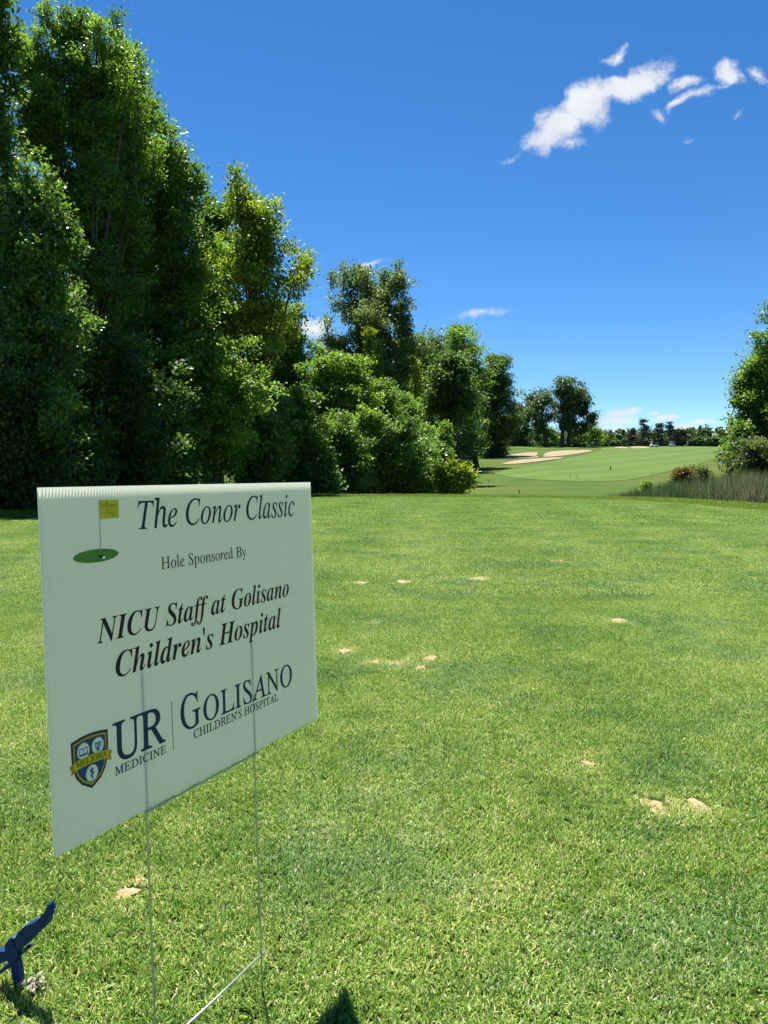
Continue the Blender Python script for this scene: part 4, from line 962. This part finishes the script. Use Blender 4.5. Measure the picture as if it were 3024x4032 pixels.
# lump of dried clippings by the marker
cl = on_tee(140, 3908); r = np.random.default_rng(3)
M_CLIP = plain('dried_clippings', (.27, .25, .21), .95, .1, var=.3, scale=200)
n = 60; b = np.stack([cl[0] + r.normal(0, .010, n), cl[1] + r.normal(0, .008, n), .008 + np.abs(r.normal(0, .009, n))], -1)
V, Fq, Tn = leaves(b, r.normal(size=(n, 3)), .012, r, aspect=.3, droop=0)
tag(obj('grass_clippings', np_mesh('grass_clippings', V, Fq, Tn), M_CLIP), 'pale grey clump of dried clippings in the grass by the eagle', 'clippings')

# ------------------------------------------------------------------ stakes and posts on the fairway
M_STAKE = plain('dark_stake', (.02, .022, .018), .7, .2); M_STAKEW = plain('white_paint', (.75, .75, .72), .5, .3)
STAKES = [(1915, 1855, 5, 'dark stake in the tree shade, farthest up the left rough'), (1940.5, 1870.6, 10.5, 'dark stake at the left tip of the fairway'), (1897, 1880, 9.5, 'dark stake left of the fairway tip, below the tree shadow'),
          (1925, 1899.5, 12, 'dark stake at the top of the round bush shadow'), (2044.5, 1944, 14.5, 'dark stake just beyond the tee rim'), (1842, 1879, 5.5, 'left stake of the low pair by the cart path'), (1856, 1878, 7.5, 'right stake of the low pair by the cart path'),
          (2244.7, 1882.5, 11.5, 'left one of two short posts low on the fairway'), (2271.4, 1884, 13, 'right one of two short posts low on the fairway')]
for px, py, hpx, lab in STAKES:
    g = ground(px, py); hh = hpx / F * g[1]
    o = obj('marker_stake', tubes_mesh('marker_stake', [(np.array([[0, 0, -.1], [0, 0, hh * .5], [0, 0, hh * .93], [0, 0, hh]]), np.array([.035, .035, .03, .008]), 7)]), M_STAKE)
    o.location = g; o.rotation_euler = (RAD(random.uniform(-4, 4)), RAD(random.uniform(-5, 5)), 0); tag(o, lab, 'stake', 'marker stakes on the course')
g = ground(2403.5, 1852.5); hh = 19.5 / F * g[1]
yp = empty('yardage_post', tuple(g)); tag(yp, 'dark yardage post with a pale top in the middle of the fairway', 'post')
obj('post', tubes_mesh('post', [(np.array([[0, 0, -.1], [0, 0, hh * .8]]), .075, 8)]), M_STAKE, yp)
obj('cap', tubes_mesh('cap', [(np.array([[0, 0, hh * .8], [0, 0, hh * .84], [0, 0, hh * .97], [0, 0, hh]]), np.array([.08, .11, .11, .05]), 8)]), plain('pale_cap', (.55, .6, .35), .6, .2), yp)

# ------------------------------------------------------------------ golf carts and golfers on the crest
M_CARTW = plain('cart_white', (.75, .76, .76), .3, .5, var=.05); M_CARTD = plain('cart_dark', (.02, .02, .022), .6, .3); M_TYRE = plain('tyre', (.015, .015, .015), .85, .2)
M_RIM = plain('rim', (.5, .5, .5), .4, .5, metal=.6); M_SEAT = plain('seat_vinyl', (.12, .12, .12), .6, .3); M_BAGR = plain('bag_red', (.22, .03, .05), .7, .2); M_BAGB = plain('bag_dark', (.03, .04, .08), .7, .2)
mg, tg_, bg_ = new_mat('windscreen'); bg_.inputs['Base Color'].default_value = (.6, .7, .75, 1); bg_.inputs['Roughness'].default_value = .1; bg_.inputs['Alpha'].default_value = .35
def cart(label, px, py, Y, yaw, bag):
    x = at(px, HZ, Y)[0]; z = h1(x, Y) + .03
    e = empty('golf_cart', (x, Y, z)); e.rotation_euler = (0, 0, yaw); tag(e, label, 'golf cart', 'golf carts on the crest')
    def part(name, boxes, mat, bev=.04):
        bm = bmesh.new()
        for c, s, *rt in boxes: bm_box(bm, c, s, Matrix.Rotation(rt[0], 4, 'Y') if rt else None)
        bmesh.ops.bevel(bm, geom=bm.edges[:], offset=bev, segments=2, affect='EDGES')
        return bm_obj(name, bm, mat, e)
    part('body', [((-.85, 0, .55), (.55, 1.1, .42), .25), ((-1.05, 0, .45), (.35, 1.15, .3)), ((.65, 0, .52), (.95, 1.15, .35)), ((-.1, 0, .30), (1.5, 1.05, .10))], M_CARTW)
    part('seat', [((.30, 0, .74), (.5, 1.05, .12)), ((.56, 0, 1.0), (.10, 1.05, .42), -.12)], M_SEAT)
    part('roof', [((0, 0, 1.84), (1.75, 1.12, .07))], M_CARTD, .03)
    for sx, sy in ((-.75, 1), (-.75, -1), (.7, 1), (.7, -1)):
        obj('roof_post', tubes_mesh('roof_post', [(np.array([[sx, sy * .5, .7], [sx * .95, sy * .5, 1.82]]), .022, 6)]), M_CARTD, e)
    bm = bmesh.new(); bm_box(bm, (-.79, 0, 1.28), (.012, 1.0, .95), Matrix.Rotation(.12, 4, 'Y')); bm_obj('windscreen', bm, mg, e)
    obj('steering_wheel', tubes_mesh('steering_wheel', [(np.array([[-.35 + .05 * math.sin(t), -.27 + .17 * math.cos(t), .98 + .16 * math.sin(t)] for t in np.linspace(0, 6.283, 15)]), .018, 5), (np.array([[-.35, -.27, .98], [-.65, -.27, .75]]), .02, 5)]), M_CARTD, e)
    for sx in (-.85, .75):
        for sy in (-.5, .5):
            wn_ = obj('wheel', tubes_mesh('tyre', [(np.array([[sx, sy - .09, .23], [sx, sy - .07, .23], [sx, sy + .07, .23], [sx, sy + .09, .23]]), np.array([.19, .23, .23, .19]), 18)]), M_TYRE, e)
            obj('rim', tubes_mesh('rim', [(np.array([[sx, sy - .098, .23], [sx, sy + .098, .23]]), .11, 14)]), M_RIM, wn_)
    part('bag_well', [((1.12, 0, .60), (.30, 1.0, .10))], M_CARTD, .02)
    for sy, m in ((-.25, bag), (.25, M_BAGB)):
        obj('golf_bag', tubes_mesh('golf_bag', [(np.array([[1.10, sy, .62], [1.16, sy, 1.0], [1.24, sy, 1.42]]), np.array([.13, .13, .15]), 10)] +
            [(np.array([[1.24 + .04 * q, sy + .05 * (q % 3 - 1), 1.42], [1.27 + .05 * q, sy + .06 * (q % 3 - 1), 1.66]]), np.array([.012, .03]), 4) for q in range(4)]), m, e)
cart('white golf cart with dark roof beside the right sand bunker', 2574, 1762, 232, RAD(12), M_BAGB)
cart('white golf cart with a dark red bag, the farther right of the two carts', 2645, 1760, 236, RAD(48), M_BAGR)

SKIN = plain('skin', (.42, .25, .17), .6, .3); HAIRM = plain('hair', (.05, .035, .025), .8, .2)
def person(label, px, Y, shirt, shorts, pose, yaw, hat=None, dz=0.0):
    x = at(px, HZ, Y)[0]; z = h1(x, Y) + .03 + dz
    e = empty('person', (x, Y, z)); e.rotation_euler = (0, 0, yaw); tag(e, label, 'person', 'golfers on the crest')
    J = [(0, 0, .93), (0, 0, 1.12), (0, 0, 1.38), (0, 0, 1.50), (0, -.01, 1.60), (0, -.015, 1.72),
         (.11, 0, .90), (.12, -.02, .50), (.12, .02, .09), (.12, -.14, .04),
         (-.11, 0, .90), (-.12, -.02, .50), (-.12, .02, .09), (-.12, -.14, .04),
         (.20, 0, 1.40), (.27, .0, 1.14), pose[0], (-.20, 0, 1.40), (-.27, 0, 1.14), pose[1]]
    for b_, sgn in ((16, 1), (19, -1)):                    # palm and four fingers with a thumb
        w0 = Vector(J[b_]); dvec = (w0 - Vector(J[b_ - 1])).normalized()
        J.append(tuple(w0 + dvec * .08))
    E_ = [(0, 1), (1, 2), (2, 3), (3, 4), (4, 5), (0, 6), (6, 7), (7, 8), (8, 9), (0, 10), (10, 11), (11, 12), (12, 13), (2, 14), (14, 15), (15, 16), (2, 17), (17, 18), (18, 19), (16, 20), (19, 21)]
    RR = [.15, .15, .16, .065, .09, .085, .10, .072, .048, .04, .10, .072, .048, .04, .075, .05, .038, .075, .05, .038, .035, .035]
    for b_, ix in ((16, 20), (19, 21)):
        w0 = Vector(J[ix]); dvec = (w0 - Vector(J[b_])).normalized(); sd_ = Vector((0, 1, 0))
        for q in range(4):
            J.append(tuple(w0 + dvec * (.07 + .01 * (q in (1, 2))) + sd_ * (.022 * (q - 1.5)))); E_.append((ix, len(J) - 1)); RR.append(.009)
        J.append(tuple(Vector(J[b_]) + dvec * .06 + sd_ * -.05)); E_.append((b_, len(J) - 1)); RR.append(.010)
    me = bpy.data.meshes.new('body'); me.from_pydata(J, E_, [])
    o = bpy.data.objects.new('body', me); C.objects.link(o)
    md = o.modifiers.new('skin', 'SKIN'); md.use_smooth_shade = True
    for i_, rd in enumerate(RR): me.skin_vertices[0].data[i_].radius = (rd, rd * .8)
    me.skin_vertices[0].data[0].use_root = True
    s2 = o.modifiers.new('sub', 'SUBSURF'); s2.levels = 1; s2.render_levels = 1
    dg = bpy.context.evaluated_depsgraph_get(); dg.update()
    me2 = bpy.data.meshes.new_from_object(o.evaluated_get(dg)); bpy.data.objects.remove(o)
    me2.name = 'body'; me2.materials.clear()
    for m in (SKIN, shirt, shorts, HAIRM, M_STAKEW): me2.materials.append(m)
    for p in me2.polygons:
        c = p.center; p.use_smooth = True
        if c.z > 1.68 or (c.z > 1.58 and c.y > .02): p.material_index = 4 if hat else 3
        elif c.z > 1.50: p.material_index = 0
        elif c.z > .96 and (abs(c.x) < .235 or c.z > 1.2): p.material_index = 1
        elif c.z > .52 and abs(c.x) < .235: p.material_index = 2
        elif c.z < .10: p.material_index = 4
        else: p.material_index = 0
    obj('body', me2, None, e)
    bm = bmesh.new()
    for sx in (-.03, .03):
        rr_ = bmesh.ops.create_uvsphere(bm, u_segments=6, v_segments=4, radius=.012); bmesh.ops.translate(bm, verts=rr_['verts'], vec=(sx, -.088, 1.64))
    rr_ = bmesh.ops.create_cone(bm, segments=5, radius1=.018, radius2=.004, depth=.04, cap_ends=True); bmesh.ops.translate(bm, verts=rr_['verts'], vec=(0, -.095, 1.61))
    bm_obj('face', bm, SKIN, e)
S = lambda c: plain('cloth', c, .85, .1)
person('golfer in a red shirt and grey shorts on the crest', 2319, 238, S((.35, .06, .05)), S((.2, .2, .2)), ((.22, -.25, .95), (-.15, -.28, .95)), RAD(30))
person('golfer in a grey shirt left of the red shirted golfer', 2311, 241, S((.35, .37, .36)), S((.05, .05, .06)), ((.30, -.1, .9), (-.30, -.08, .9)), RAD(-20), hat=True)
person('golfer in a white shirt and pinkish shorts on the crest', 2331, 238, S((.75, .73, .70)), S((.40, .22, .20)), ((.28, -.12, .92), (-.12, -.25, 1.15)), RAD(60), hat=True)
person('golfer in dark clothes, rightmost of the golfers by the green', 2337, 240, S((.30, .28, .22)), S((.06, .07, .06)), ((.30, -.05, .9), (-.28, -.12, .9)), RAD(-40), hat=True)
# the white domed shape in front of them
ux = at(2315, HZ, 234)[0]; uz = h1(ux, 234)
um = empty('umbrella', (ux, 234, uz)); tag(um, 'low white dome shaped umbrella in front of the golfers', 'umbrella')
bm = bmesh.new(); rr_ = bmesh.ops.create_uvsphere(bm, u_segments=16, v_segments=8, radius=.5)
bmesh.ops.delete(bm, geom=[v for v in bm.verts if v.co.z < -.01], context='VERTS')
bmesh.ops.scale(bm, vec=(1, 1, .62), verts=bm.verts[:]); bmesh.ops.translate(bm, vec=(0, 0, .38), verts=bm.verts[:]); bm_obj('canopy', bm, M_CARTW, um, True)
obj('shaft', tubes_mesh('shaft', [(np.array([[0, 0, -.05], [0, 0, .72]]), .012, 6)]), M_STAKE, um)
